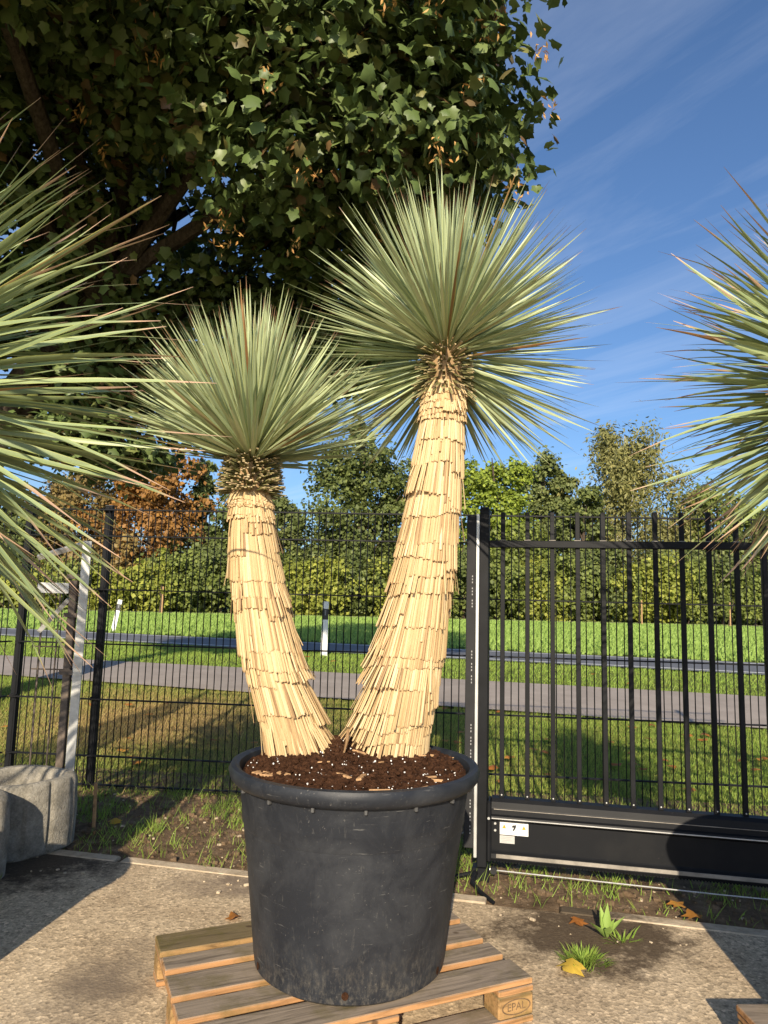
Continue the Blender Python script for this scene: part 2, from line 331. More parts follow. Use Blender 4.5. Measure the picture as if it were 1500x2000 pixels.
M['line'] = plain('road_paint', (0.62, 0.62, 0.60), 0.7, var=.25, scale=5)
M['track'] = plain('dry_track', (0.30, 0.25, 0.18), 0.95, var=.2)
q = NT('planter_concrete'); v = q.coord('Position'); n = q.noise(v, 12, 9, 0.7); f = q.noise(v, 90, 5, .7)
c = q.ramp(n, [(0.3, (0.20, 0.185, 0.15)), (0.6, (0.39, 0.36, 0.30)), (0.8, (0.50, 0.47, 0.40))]); c = q.mix(0.6, c, q.mix(1.0, c, q.ramp(f, [(0.3, 0.5), (0.7, 1.25)]), 'MULTIPLY'))
q.bump(f, 0.9, 0.012); M['planter'] = q.fin(c, 0.95, spec=0.1)
q = NT('tree_bark'); v = q.coord('Position', (6, 6, 1.6)); n = q.noise(v, 4, 9, 0.7); c = q.ramp(n, [(0.3, (0.035, 0.026, 0.02)), (0.7, (0.13, 0.10, 0.075))]); q.bump(n, 1, .03); M['treebark'] = q.fin(c, .95, spec=.1)
M['birchbark'] = plain('birch_bark', (0.52, 0.49, 0.44), 0.8, var=.4, scale=3)
G = {}
G['maple'] = leaf_mat('maple_leaf', [(0, (0.155, 0.085, 0.035)), (0.035, (0.14, 0.10, 0.045)), (0.06, (0.075, 0.110, 0.030)), (0.6, (0.115, 0.165, 0.050)), (0.93, (0.165, 0.21, 0.070)), (1, (0.17, 0.15, 0.04))], 0.45, 0.12, .35)
G['seed'] = leaf_mat('maple_seed', [(0, (0.50, 0.25, 0.075)), (1, (0.68, 0.42, 0.15))], 0.6, 0.25)
G['grass'] = leaf_mat('grass_blade', [(0, (0.42, 0.30, 0.125)), (0.25, (0.34, 0.30, 0.09)), (0.5, (0.27, 0.33, 0.065)), (1, (0.26, 0.41, 0.065))], 0.6, 0.3, .25)
G['crop'] = leaf_mat('crop_leaf', [(0, (0.21, 0.31, 0.065)), (1, (0.33, 0.47, 0.115))], 0.6, 0.25, .2)
G['fallen'] = leaf_mat('fallen_leaf', [(0, (0.33, 0.12, 0.03)), (0.5, (0.46, 0.22, 0.045)), (0.8, (0.60, 0.36, 0.05)), (1, (0.62, 0.45, 0.07))], 0.6, 0.2, .2)
def crown_mat(name, a, b): return leaf_mat(name, [(0, tuple(x*1.05 for x in a)), (0.5, tuple(x*1.65 for x in a)), (1, tuple(x*1.7 for x in b))], 0.55, 0.25, .3)

# ---------------------------------------------------------------- ground sheets
def sheet(name, fn_x, ys, dz, mat, kind='structure', parent=None, xs=2):
    """strip between fn_x(y) -> (x0, x1) over the rows ys"""
    V = []; Fs = []
    for yy in ys:
        x0, x1 = fn_x(yy)
        for j in range(xs):
            V.append((x0+(x1-x0)*j/(xs-1), yy, float(terr(yy))+dz))
    for i in range(len(ys)-1):
        for j in range(xs-1): a = i*xs+j; Fs.append((a, a+1, a+xs+1, a+xs))
    o = MB().add(V, Fs).build(name, mat, parent)
    if kind: o['kind'] = kind
    return o
ysg = [-400, -20, 0, 3, 5, 6.5]+[6.5+0.5*i for i in range(1, 16)]+[16, 20, 30, 60, 120, 300, 900]
sheet('ground', lambda y: (-700, 700), ysg, -0.030, M['turf'])
def band(name, near, far, dz, mat, x0=-60, x1=60, n=61, parent=None, kind='structure'):
    """strip between two lines y = a + b x"""
    V = []; Fs = []; K = 4
    for i in range(n):
        x = x0+(x1-x0)*i/(n-1)
        for j in range(K):
            ya = near[0]+near[1]*x; yb = far[0]+far[1]*x; yy = ya+(yb-ya)*j/(K-1); V.append((x, yy, float(terr(yy))+dz))
    for i in range(n-1):
        for j in range(K-1): a = i*K+j; Fs.append((a, a+K, a+K+1, a+1))
    o = MB().add(V, Fs).build(name, mat, parent)
    if kind: o['kind'] = kind
    return o
PATH_N, PATH_F = (9.84, -0.214), (11.96, -0.182)
ROAD_N, ROAD_F = (15.66, -0.345), (19.15, -0.345)
band('footpath', PATH_N, PATH_F, 0.0, M['path'], -20, 24, 89)
road = band('road', ROAD_N, ROAD_F, 0.0, M['road'], -60, 24)
band('road_line', (ROAD_N[0]+.28, -.345), (ROAD_N[0]+.43, -.345), 0.004, M['line'], -60, 24, parent=road, kind=None)
band('road_line', (ROAD_F[0]-.45, -.345), (ROAD_F[0]-.30, -.345), 0.004, M['line'], -60, 24, parent=road, kind=None)
band('field', (ROAD_F[0]+.9, -.345), (56, 0.16), -0.01, M['field'], -70, 40, 56)
band('field_track', (56.2, 0.16), (57.8, 0.16), 0.0, M['track'], -90, 90, 40)
# yard: concrete slab with edging, soil strip behind it
def slab_edge(x): return 3.93-0.222*x
band('bare_soil', (3.6, -0.222), (6.1, -0.12), -0.016, M['dirt'], -6, 6, 60)
yard = MB(); V = []; Fs = []; nx = 60
for i in range(nx+1):
    x = -7+14*i/nx; e = slab_edge(x)-0.085
    V += [(x, -9, 0.0), (x, e, 0.0), (x, e, -0.05)]
for i in range(nx): a = 3*i; Fs += [(a, a+3, a+4, a+1), (a+1, a+4, a+5, a+2)]
yd = yard.add(V, Fs).build('concrete_yard', M['concrete']); yd['kind'] = 'structure'
x = -6.4; rr = random.Random(3)
while x < 6.4:                         # edging stones along the slab, each its own piece
    L = 0.98; x1 = min(x+L, 6.4); ang = math.atan(-0.222)
    o = MB().box(0.004, (x1-x)/math.cos(ang)-0.004, -0.04, 0.04, -0.06, 0.014, bev=0.006).build('edging_stone', M['kerb'])
    o.location = (x, slab_edge(x)-0.042, rr.uniform(-.016, -.006)); o.rotation_euler = (0, 0, ang+rr.uniform(-.016, .016)); o.parent = yd
    x = x1+rr.choice([0, 0, .01, .03])
    if .55 < x < .8: x += .34

# ---------------------------------------------------------------- leaves, instanced into numpy meshes
def inst(proto, pos, X, Y, Z, rnd):
    V, Fc, at_ = proto; n = len(pos); k = len(V)
    W = (V[None, :, 0:1]*X[:, None, :]+V[None, :, 1:2]*Y[:, None, :]+V[None, :, 2:3]*Z[:, None, :])+pos[:, None, :]
    FF = (Fc[None]+(np.arange(n)*k)[:, None, None]).reshape(-1, Fc.shape[1])
    A = {'rnd': np.repeat(rnd, k)}
    for kk, vv in at_.items(): A[kk] = np.tile(vv, n)
    return W.reshape(-1, 3), FF, A
def unit(a): return a/(np.linalg.norm(a, axis=-1, keepdims=True)+1e-9)
def frames(nrm, tip):
    Z = unit(nrm); Y = unit(tip-np.sum(tip*Z, -1, keepdims=True)*Z); X = np.cross(Y, Z); return X, Y, Z
half = [(0.0, 0.0), (0.22, -0.06), (0.45, 0.05), (0.40, 0.23), (0.60, 0.50), (0.37, 0.58), (0.26, 0.74), (0.0, 1.0)]
op = half+[(-a, b) for a, b in half[-2:0:-1]]
mv = [(0, 0.36, 0.05)]+[(a, b, -0.22*abs(a)-0.14*max(0, b-.4)) for a, b in op]
MAPLE = (np.array(mv, float), np.array([(0, 1+i, 1+(i+1) % len(op)) for i in range(len(op))]), {})
RHOMB = (np.array([(0, 0, 0), (.5, .45, -.10), (0, 1, 0), (-.5, .45, -.10)], float), np.array([(0, 1, 2), (0, 2, 3)]), {})
BLADE = (np.array([(-.5, 0, 0), (.5, 0, 0), (.32, .55, .10), (-.32, .55, .10), (0, 1, .34)], float), np.array([(0, 1, 2), (0, 2, 3), (3, 2, 4)]), {})
BLADE1 = (np.array([(-.5, 0, 0), (.5, 0, 0), (0, 1, .2)], float), np.array([(0, 1, 2)]), {})

# ---------------------------------------------------------------- the pallet(s)
def pallet(ox, oy, th, label, mossy=(0,), stamp=True):
    e = empty('wooden_pallet', (ox, oy, 0), label, 'pallet', None, th)
    T = 0.022; y = 0.0
    ws = [0.145, 0.10, 0.145, 0.10, 0.145]; gap = (0.8-sum(ws))/4
    for k, w in enumerate(ws):
        back = 4-k
        o = MB().box(0, 1.2, -w/2, w/2, -T/2, T/2, bev=0.003).build('deck_board', M['wood_moss'] if back in mossy else M['wood'], e, local=True)
        o.location = (0.0+random.uniform(-.006, .006), y+w/2, 0.133); o.rotation_euler = (random.uniform(-.006, .006), 0, random.uniform(-.004, .004)); y += w+gap
    for xx, w in ((0, .145), (.5275, .145), (1.055, .145)):
        o = MB().box(0, w, 0, .8, -T/2, T/2-.001, bev=0.003).build('cross_board', M['wood'], e, local=True); o.location = (xx, 0, .110)
    for i, xx in enumerate((0.0, .5275, 1.055)):
        for j, yy in enumerate((0, .35, .70)):
            o = MB().box(0, .145, 0, .10, 0, .076, bev=0.006).build('block', M['wood_moss'], e, local=True); o.location = (xx, yy, .0222)
            if i == 2 and j == 0 and stamp:
                cu_ = bpy.data.curves.new('stamp', 'FONT'); cu_.body = 'EPAL'; cu_.size = .036; cu_.align_x = 'CENTER'; cu_.align_y = 'CENTER'
                tmp = bpy.data.objects.new('stamp', cu_); col.objects.link(tmp); bpy.context.view_layer.update()
                me = bpy.data.meshes.new_from_object(tmp.evaluated_get(bpy.context.evaluated_depsgraph_get())); bpy.data.objects.remove(tmp)
                me.materials.clear(); st = mobj('burned_lettering', me, M['burn'], o, local=True); st.location = (.072, -.001, .038); st.rotation_euler = (math.pi/2, 0, 0)
                V = []; Fs = []; nn = 32
                for t in range(nn):
                    a = 2*math.pi*t/nn; V += [(.060*math.cos(a), .026*math.sin(a), 0), (.055*math.cos(a), .022*math.sin(a), 0)]
                for t in range(nn): u = (t+1) % nn; Fs.append((2*t, 2*u, 2*u+1, 2*t+1))
                ov = MB().add(V, Fs).build('burned_oval', M['burn'], o, local=True); ov.location = (.072, -.001, .038); ov.rotation_euler = (math.pi/2, 0, 0)
    for yy, w in ((0, .10), (.35, .10), (.70, .10)):
        o = MB().box(0, 1.2, 0, w, 0, T, bev=0.003).build('bottom_board', M['wood'], e, local=True); o.location = (0, yy, 0.0001)
    return e
pallet(-0.52, 2.25, 0.42, 'weathered euro pallet carrying the large pot with the two stemmed yucca')

# ---------------------------------------------------------------- pots
def make_pot(c, Rt, Rb, h, label, ntab=16):
    e = empty('plant_pot', c, label, 'pot')
    pr = [(0.0, 0.012), (Rb-.06, .012), (Rb-.045, .002), (Rb-.02, .0), (Rb-.004, .012), (Rb, .035), (Rb+(Rt-.035-Rb)*.5, h*.52), (Rt-.035, h-.062), (Rt-.034, h-.055)]
    MB().lathe(pr, c, 96, .0035).build('body', M['pot'], e, smooth=True)
    pr = [(Rt-.036, h-.066), (Rt-.012, h-.060), (Rt, h-.045), (Rt+.006, h-.022), (Rt-.002, h-.004), (Rt-.016, h), (Rt-.032, h-.008), (Rt-.040, h-.03), (Rt-.052, h-.20), (Rt-.06, h-.22)]
    MB().lathe(pr, c, 96, .0035).build('rim', M['pot'], e, smooth=True)
    tb = MB().box(-.005, .005, -.008, .006, -.016, .0, bev=.0015).mesh('tab')
    for k in range(ntab):
        a = 2*math.pi*(k+.30)/ntab; o = mobj('tab', tb, M['tab'], e, local=True); o.location = ((Rt-.028)*math.cos(a), (Rt-.028)*math.sin(a), h-.062); o.rotation_euler = (0, 0, a+math.pi/2)
    for k in range(6):                 # drainage openings at the foot
        a = 2*math.pi*(k+.5)/6; V = []; nn = 14
        rb = Rb+(Rt-.035-Rb)*.08
        V = [(rb*math.cos(a+.032*math.cos(2*math.pi*t/nn))+.0025*math.cos(a), rb*math.sin(a+.032*math.cos(2*math.pi*t/nn))+.0025*math.sin(a), .045+.013*math.sin(2*math.pi*t/nn)) for t in range(nn)]
        MB().add(V, [tuple(range(nn))]).build('drain_hole', M['soil'], e, local=True)
    return e
PC = np.array([-0.085, 2.85, 0.1445]); PH = 0.706; PR = 0.468
make_pot(PC, PR, 0.352, PH, 'large scuffed black plastic pot on the pallet holding the two stemmed yucca')
# soil with a mound between the stems
def soil_h(x, y):
    r = np.hypot(x, y); return 0.80+0.085*np.exp(-((x-.0)**2/.12+(y-.14)**2/.06))+.02*np.exp(-((r-.2)/.2)**2)
def make_soil(c, Rr, z0, label, hfun=None, extras=True):
    V = [(c[0], c[1], (hfun(0, 0) if hfun else z0))]; Fs = []; nr, na = 26, 90
    for i in range(1, nr+1):
        for j in range(na):
            a = 2*math.pi*j/na; r = Rr*i/nr; x, y = r*math.cos(a), r*math.sin(a)
            z = (hfun(x, y) if hfun else z0)+rng.normal(0, .006); V.append((c[0]+x, c[1]+y, z))
    for j in range(na): Fs.append((0, 1+j, 1+(j+1) % na))
    for i in range(nr-1):
        for j in range(na): a = 1+i*na+j; b = 1+i*na+(j+1) % na; Fs.append((a, a+na, b+na, b))
    o = MB().add(V, Fs).build('potting_soil', M['soil'], smooth=True); tag(o, label, 'soil', kind='stuff')
    if extras:
        def scatter(name, n, mat, size):
            mb = MB()
            for _ in range(n):
                r = Rr*math.sqrt(random.random())*.97; a = random.uniform(0, 2*math.pi); x, y = r*math.cos(a), r*math.sin(a); z = float(hfun(x, y))+.002
                s1 = size*random.uniform(.5, 1.3); mt = Matrix.Translation((c[0]+x, c[1]+y, z+s1*.2)) @ Matrix.Rotation(random.uniform(0, 6.28), 4, 'Z') @ Matrix.Rotation(random.uniform(-.9, .9), 4, 'X')
                if mat is M['bark']: mb.box(-s1*1.9, s1*1.9, -s1*.5, s1*.5, -s1*.2, s1*.2, mt, bev=s1*.06)
                elif name == 'soil_clod': mb.box(-s1, s1, -s1*.8, s1*.8, -s1*.6, s1*.6, mt, bev=s1*.22)
                else: mb.box(-s1*.5, s1*.5, -s1*.5, s1*.5, -s1*.5, s1*.5, mt, bev=s1*.12)
            q_ = mb.build(name, mat, o); q_['kind'] = 'stuff'
        scatter('perlite', 520, M['perlite'], .0042); scatter('soil_clod', 1500, M['soil'], .0085); scatter('bark_chip', 26, M['bark'], .016)
    return o
make_soil(PC, PR-.046, 0.8, 'dark crumbly potting soil with white perlite in the large pot', soil_h)

# ---------------------------------------------------------------- yucca
def catmull(P, n):
    P = np.asarray(P, float); k = len(P); Q = np.vstack([2*P[0]-P[1], P, 2*P[-1]-P[-2]]); out = []
    for t in np.linspace(0, k-1-1e-6, n):
        i = int(t); u = t-i; a, b, c_, d = Q[i], Q[i+1], Q[i+2], Q[i+3]
        out.append(.5*((2*b)+(-a+c_)*u+(2*a-5*b+4*c_-d)*u*u+(-a+3*b-3*c_+d)*u**3))
    return np.array(out)
def blade_proto(bend, seg=6, twist=0.0, fold=.30):
    V = []; al = []; ac = []; Fs = []
    prof = lambda t: (0.62+.38*min(1, t/.35)) if t < .45 else max(0.0, (1-((t-.45)/.55)**1.7))
    for i in range(seg+1):
        t = i/seg; w = prof(t)*.5 if i < seg else .03
        yy = t*(1-.18*abs(bend)*t); zz = bend*t*t
        for sgn in (-1, 0, 1):
            a = twist*t; x, z = sgn*w, (abs(sgn)*w*fold)
            V.append((x*math.cos(a)-z*math.sin(a), yy, 0)); V[-1] = (V[-1][0], yy, zz); al.append(t); ac.append(abs(sgn))
    V = np.array(V); 
    # fold lift is a share of the width, kept in a separate axis by scaling later
    lift = np.array([0 if a_ == 0 else 1 for a_ in ac])*np.abs(V[:, 0])*fold
    for i in range(seg):
        for j in range(2): a = i*3+j; Fs.append((a, a+1, a+4, a+3))
    return V, np.array(Fs), {'along': np.array(al), 'across': np.array(ac, float)}, lift
def blades(protos, pos, dirs, length, width, rnd, nrm=None):
    """returns list of (V, F, attrs, frame) one per blade, in world space"""
    out = []
    for i in range(len(pos)):
        V, Fc, A, lift = protos[i % len(protos)]
        Y = dirs[i]; up = nrm[i] if nrm is not None else np.array([0, 0, 1.0])
        Z = up-np.dot(up, Y)*Y; Z = Z/(np.linalg.norm(Z)+1e-9); X = np.cross(Y, Z)
        W = V[:, 0:1]*width[i]*X+V[:, 1:2]*length[i]*Y+(V[:, 2:3]*length[i]+lift[:, None]*width[i])*Z
        out.append((W, Fc, {**A, 'rnd': np.full(len(V), rnd[i])}))
    return out
def emit_blades(bl, pos, parent, mat, keep):
    """blades flagged keep become objects of their own, the rest one stuff mesh"""
    Vs = []; Fs = []; A = {'along': [], 'across': [], 'rnd': []}; n = 0
    for i, (W, Fc, at_) in enumerate(bl):
        if keep[i]:
            me = fast_mesh('leaf', W, Fc, at_, smooth=True); o = mobj('leaf', me, mat, parent, local=True)
            o.location = Vector(pos[i])-parent.location
        else:
            Vs.append(W+pos[i]); Fs.append(Fc+n); n += len(W)
            for k in A: A[k].append(at_[k])
    if Vs:
        me = fast_mesh('leaf_mass', np.vstack(Vs), np.vstack(Fs), {k: np.concatenate(v) for k, v in A.items()}, smooth=True)
        o = mobj('leaf_mass', me, mat, parent); o['kind'] = 'stuff'
def crown(parent, base, top, n, L, w, th_rng, mat, nkeep, seed, bends, axis=(0, 0, 1), pw=0.85, rcore=.05, Lvar=.10, droop=0.0, front_cut=None):
    r = np.random.default_rng(seed); base = np.array(base); top = np.array(top)
    ga = math.pi*(3-math.sqrt(5)); k = np.arange(n); u = (k+.5)/n
    th = th_rng[0]+(th_rng[1]-th_rng[0])*u**pw+r.normal(0, .085, n); ph = k*ga+r.normal(0, .12, n)
    d = np.stack([np.sin(th)*np.cos(ph), np.sin(th)*np.sin(ph), np.cos(th)], 1)
    ax = Vector(axis).normalized(); qm = np.array(Vector((0, 0, 1)).rotation_difference(ax).to_matrix()); d = d @ qm.T
    pos = top+(base-top)*(u[:, None]**1.1)+np.stack([np.cos(ph), np.sin(ph), 0*ph], 1)*rcore*np.minimum(1, th[:, None]/.6)
    ln = L*(1+r.normal(0, Lvar, n))*(1-.10*(u > .9)); wd = w*(1+r.normal(0, .12, n)); rn = r.uniform(0, 1, n)
    nr = np.tile(np.array([0, 0, 1.0]), (n, 1))+d*-.2+r.normal(0, .55, (n, 3)); flat = np.abs(d[:, 2]) > .85; nr[flat] = -np.stack([np.cos(ph), np.sin(ph), 0*ph], 1)[flat]+r.normal(0, .4, (flat.sum(), 3))
    if droop: d = unit(d-np.array([0, 0, droop])*(u[:, None]**2))
    protos = [blade_proto(b, twist=r.uniform(-.5, .5)) for b in bends]
    bl = blades(protos, pos, d, ln, wd, rn, nr)
    face = d @ np.array([0, -1, 0.15])+r.uniform(0, .3, n); keep = np.zeros(n, bool); keep[np.argsort(-face)[:nkeep]] = True
    if front_cut is not None:
        ok = ~((th > front_cut) & (d[:, 1] < -.12)); bl = [b for b, k_ in zip(bl, ok) if k_]; pos = pos[ok]; keep = keep[ok]
    emit_blades(bl, pos, parent, mat, keep)
def thatch(parent, path, radii, seed, inner, top_skirt=True, tier=.090, slat=.185, name='dead_leaf_thatch'):
    r = np.random.default_rng(seed); N = 200; P = catmull(path, N); seg = np.linalg.norm(np.diff(P, axis=0), axis=1); S = np.concatenate([[0], np.cumsum(seg)])
    rad = np.interp(np.linspace(0, 1, N), np.linspace(0, 1, len(radii)), radii)
    def Pt(s): return np.array([np.interp(s, S, P[:, i]) for i in range(3)])
    def Rd(s): return np.interp(s, S, rad)
    # core
    tk = MB(); ks = np.linspace(0, N-1, 24).astype(int); tk.tube([P[i] for i in ks], [rad[i]*.93-.006 for i in ks], 20)
    core = tk.build('trunk', M['core'], parent, smooth=True)
    Vs = []; Fs = []; rn = []; al = []; n = 0
    s = S[-1]+.02; k = 0
    box = [(0, 1, 2), (3, 5, 4), (0, 3, 4, 1), (1, 4, 5, 2), (0, 2, 5, 3)]
    while s > .035:
        frac = s/S[-1]; small = frac > .90
        ln_t = slat*(.42 if small else r.uniform(.85, 1.2)); w = .0108 if not small else .0100
        circ = 2*math.pi*Rd(min(s, S[-1])); cnt = int(circ/w*1.38); blk = 0.0; ph0 = r.uniform(0, 6.28); wv = r.uniform(0, 6.28, 3); tier_tone = r.normal(0, .07)
        fl0 = r.uniform(.0015, .0055) if not small else .006
        lift_c = r.uniform(0, 6.28); lift_w = r.uniform(.3, .9); lift_a = r.choice([0, .004, .012, .022])
        for j in range(cnt):
            ph = ph0+2*math.pi*j/cnt+r.normal(0, .02)
            o = np.array([math.cos(ph), math.sin(ph), 0.0])
            if r.random() < .045: blk = r.normal(0, .030)
            wob = blk+.012*math.sin(ph+wv[0])+.005*math.sin(4*ph+wv[1])
            st = min(s+.05, S[-1]+.02)+r.normal(0, .002); L = ln_t+r.normal(0, .0022)+wob*(.4 if small else 1)
            if r.random() < .015: L *= r.uniform(.55, .8)
            if r.random() < .008: L *= 1.12
            sb = st-L
            inn = max(0.0, float(o @ inner)); low = max(0.0, 1-frac*1.55)
            fl = fl0+abs(r.normal(0, .0013))+.060*inn*low*r.uniform(.5, 1.25)+.010*inn*(1-frac)+lift_a*math.exp(-((math.atan2(math.sin(ph-lift_c), math.cos(ph-lift_c)))/lift_w)**2)
            if r.random() < .012: fl += r.uniform(.01, .03)
            T = unit(Pt(min(st+.01, S[-1]))-Pt(max(st-.06, 0)))
            a = Pt(st)+o*(Rd(st)-.006)
            b = Pt(max(sb, .0))+o*(Rd(max(sb, 0))+fl)
            if sb < 0: b = b+T*sb*.5
            tdir = unit(b-a); side = unit(np.cross(tdir, o)); nn = unit(np.cross(side, tdir)); nn = nn if nn @ o > 0 else -nn
            side = side+nn*r.normal(0, .05); jit = side*r.normal(0, .0022); b = b+jit
            ww = w*r.uniform(.78, 1.12)*.5; t = .0026*r.uniform(.7, 1.2)
            Vs += [a-side*ww, a+nn*t*.8, a+side*ww, b-side*ww*.95, b+nn*t, b+side*ww*.95]
            Fs += [tuple(v+n for v in f) for f in box]; n += 6
            tone = float(np.clip(r.beta(2.4, 2.0)+tier_tone, 0, 1)); tone = r.uniform(0, .2) if r.random() < .07 else tone
            rn += [tone]*6; al += [0, 0, 0, 1, 1, 1]
        s -= (.020 if small else tier*r.uniform(.75, 1.25)); k += 1
    me = bpy.data.meshes.new(name); me.from_pydata([tuple(v) for v in Vs], [], Fs)
    for an, av in (('rnd', rn), ('along', al)):
        at_ = me.attributes.new(an, 'FLOAT', 'POINT'); at_.data.foreach_set('value', np.array(av, np.float32))
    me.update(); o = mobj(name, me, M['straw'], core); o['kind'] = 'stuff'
    return core, P[-1], S[-1]
def stubs(parent, c0, c1, r0, r1, n, seed, up0, up1, L=(.05, .075)):
    """short cut leaf bases sticking out round the head of a stem"""
    r = np.random.default_rng(seed); Vs = []; Fs = []; rn = []; al = []; m_ = 0; ga = math.pi*(3-math.sqrt(5))
    box = [(0, 1, 2, 3), (7, 6, 5, 4), (0, 4, 5, 1), (1, 5, 6, 2), (2, 6, 7, 3), (3, 7, 4, 0)]
    for i in range(n):
        u = (i+.5)/n; ph = i*ga+r.normal(0, .1); el = up0+(up1-up0)*u+r.normal(0, .12); rr_ = r0+(r1-r0)*u
        o = np.array([math.cos(ph), math.sin(ph), 0]); d = o*math.cos(el)+np.array([0, 0, math.sin(el)]); sd = np.array([-o[1], o[0], 0]); nn = np.cross(d, sd)
        p = np.array(c0)+(np.array(c1)-np.array(c0))*u+o*(rr_-.03); ln = r.uniform(*L)+.03; q_ = p+d*ln; w = .0060*r.uniform(.7, 1.2); t = .0020
        Vs += [p-sd*w-nn*t, p+sd*w-nn*t, p+sd*w+nn*t, p-sd*w+nn*t, q_-sd*w*.8-nn*t, q_+sd*w*.8-nn*t, q_+sd*w*.8+nn*t, q_-sd*w*.8+nn*t]
        Fs += [tuple(v+m_ for v in f) for f in box]; m_ += 8; rn += [r.random()]*8; al += [0]*4+[1]*4
    me = bpy.data.meshes.new('cut_leaf_bases'); me.from_pydata([tuple(v) for v in Vs], [], Fs)
    for an, av in (('rnd', rn), ('along', al)):
        a_ = me.attributes.new(an, 'FLOAT', 'POINT'); a_.data.foreach_set('value', np.array(av, np.float32))
    me.update(); o = mobj('cut_leaf_bases', me, M['stub'], parent); o['kind'] = 'stuff'

yu = empty('yucca_tree', (PC[0], PC[1]+.1, 0.86), 'two stemmed yucca with straw thatched trunks and blue green leaf heads in the large pot', 'yucca')
D = 2.98; sc = D/F
pathR = [at(x, y, D) for x, y in ((764, 1480), (772, 1430), (790, 1340), (816, 1200), (838, 1050), (853, 930), (863, 830), (868, 752))]
radR = [w*sc-.010 for w in (72, 70, 70, 65, 60, 55, 50, 44)]
pathL = [at(x, y, D) for x, y in ((580, 1475), (572, 1430), (550, 1360), (528, 1280), (510, 1180), (497, 1090), (491, 1020), (489, 962))]
radL = [w*sc-.010 for w in (62, 60, 60, 60, 58, 53, 48, 44)]
cR, tR, _ = thatch(yu, pathR, radR, 11, np.array([-1.0, -.1, 0]))
cL, tL, _ = thatch(yu, pathL, radL, 12, np.array([1.0, -.1, 0]))
stubs(cR, tR+np.array([0, 0, -.03]), tR+np.array([0.004, 0, .15]), .105, .08, 240, 21, -.75, .4, (.02, .055))
stubs(cL, tL+np.array([0, 0, -.005]), tL+np.array([0, 0, .15]), .115, .085, 420, 22, -.05, .28, (.026, .042))
MB().tube([tL-np.array([0, 0, .02]), tL+np.array([0, 0, .08]), tL+np.array([0, 0, .19])], [.085, .08, .05], 14).build('stem_head', M['core'], cL)
MB().tube([tR-np.array([0, 0, .02]), tR+np.array([0, 0, .08]), tR+np.array([0, 0, .26])], [.080, .075, .04], 14).build('stem_head', M['core'], cR)
crown(yu, tR+np.array([0, 0, .02]), tR+np.array([.01, 0, .27]), 1150, .575, .0138, (R(2), R(128)), M['yucca'], 150, 31, [0, .03, -.04, .05, -.02, -.07, .02], pw=.72, rcore=.055, axis=(0.02, -.04, 1), front_cut=R(84))
crown(yu, tL+np.array([0, 0, .13]), tL+np.array([0, 0, .25]), 800, .535, .0138, (R(2), R(77)), M['yucca'], 150, 32, [0, .04, -.05, .03, -.10, -.03, .02], pw=.78, rcore=.055, axis=(0.0, -.05, 1), droop=.06)
# two dry leaves left lying at the foot
for (a, b, h) in (((680, 1425), (672, 1470), 0), ((720, 1470), (712, 1492), 0)):
    p0 = at(*a, 2.86); p1 = at(*b, 2.83); MB().tube([p0, (p0+p1)/2+np.array([.004, -.012, .004]), p1], [.006, .0065, .004], 6).build('dry_leaf', M['straw'], yu)

# neighbouring big yuccas, mostly outside the picture
def neighbour(c, zt, Rt, ph, label_y, label_p, label_s, seed, L=1.08, w=.026, n=600, pal=None, keep=150, tip_rng=(R(4), R(122)), zp=0.0, lean=0.0, droop=.16):
    c = np.array(c); make_pot((c[0], c[1], zp), Rt, Rt*.78, ph, label_p); make_soil((c[0], c[1]), Rt-.046, zp+ph-.05, label_s, None, False)
    e = empty('yucca_tree', (c[0], c[1], zp+ph-.05), label_y, 'yucca')
    path = [(c[0], c[1], zp+ph-.09), (c[0]+.01+lean*.15, c[1], zp+ph+.2*(zt-zp-ph)), (c[0]+lean*.6, c[1]+.01, zp+ph+.6*(zt-zp-ph)), (c[0]+lean, c[1], zt)]
    cc, tt, _ = thatch(e, path, [.13, .13, .12, .11], seed, np.array([0, -1.0, 0]))
    crown(e, tt+np.array([0, 0, -.06]), tt+np.array([0, 0, .25]), n, L, w, tip_rng, M['yucca_big'], keep, seed+1, [-.12, .05, -.25, -.18, .0, -.30, -.08], pw=.8, rcore=.06, Lvar=.12, droop=droop)
neighbour((-1.86, 2.40), 2.02, .37, .74, 'broad leaved yucca beside the concrete planter rings with brown dry leaf tips', 'black plastic pot of the broad leaved yucca beside the planter rings', 'potting soil under the broad leaved yucca beside the planter rings', 51)
neighbour((1.73, 2.22), 2.06, .40, .84, 'yucca with dark drooping narrow leaves in front of the sliding gate', 'black plastic pot on the pallet in front of the sliding gate', 'potting soil under the yucca in front of the sliding gate', 61, L=.60, w=.019, n=900, zp=.1445, lean=-.17, droop=.30)
pallet(1.27, 1.80, 0.05, 'weathered pallet in front of the sliding gate, mostly out of sight', (), False)

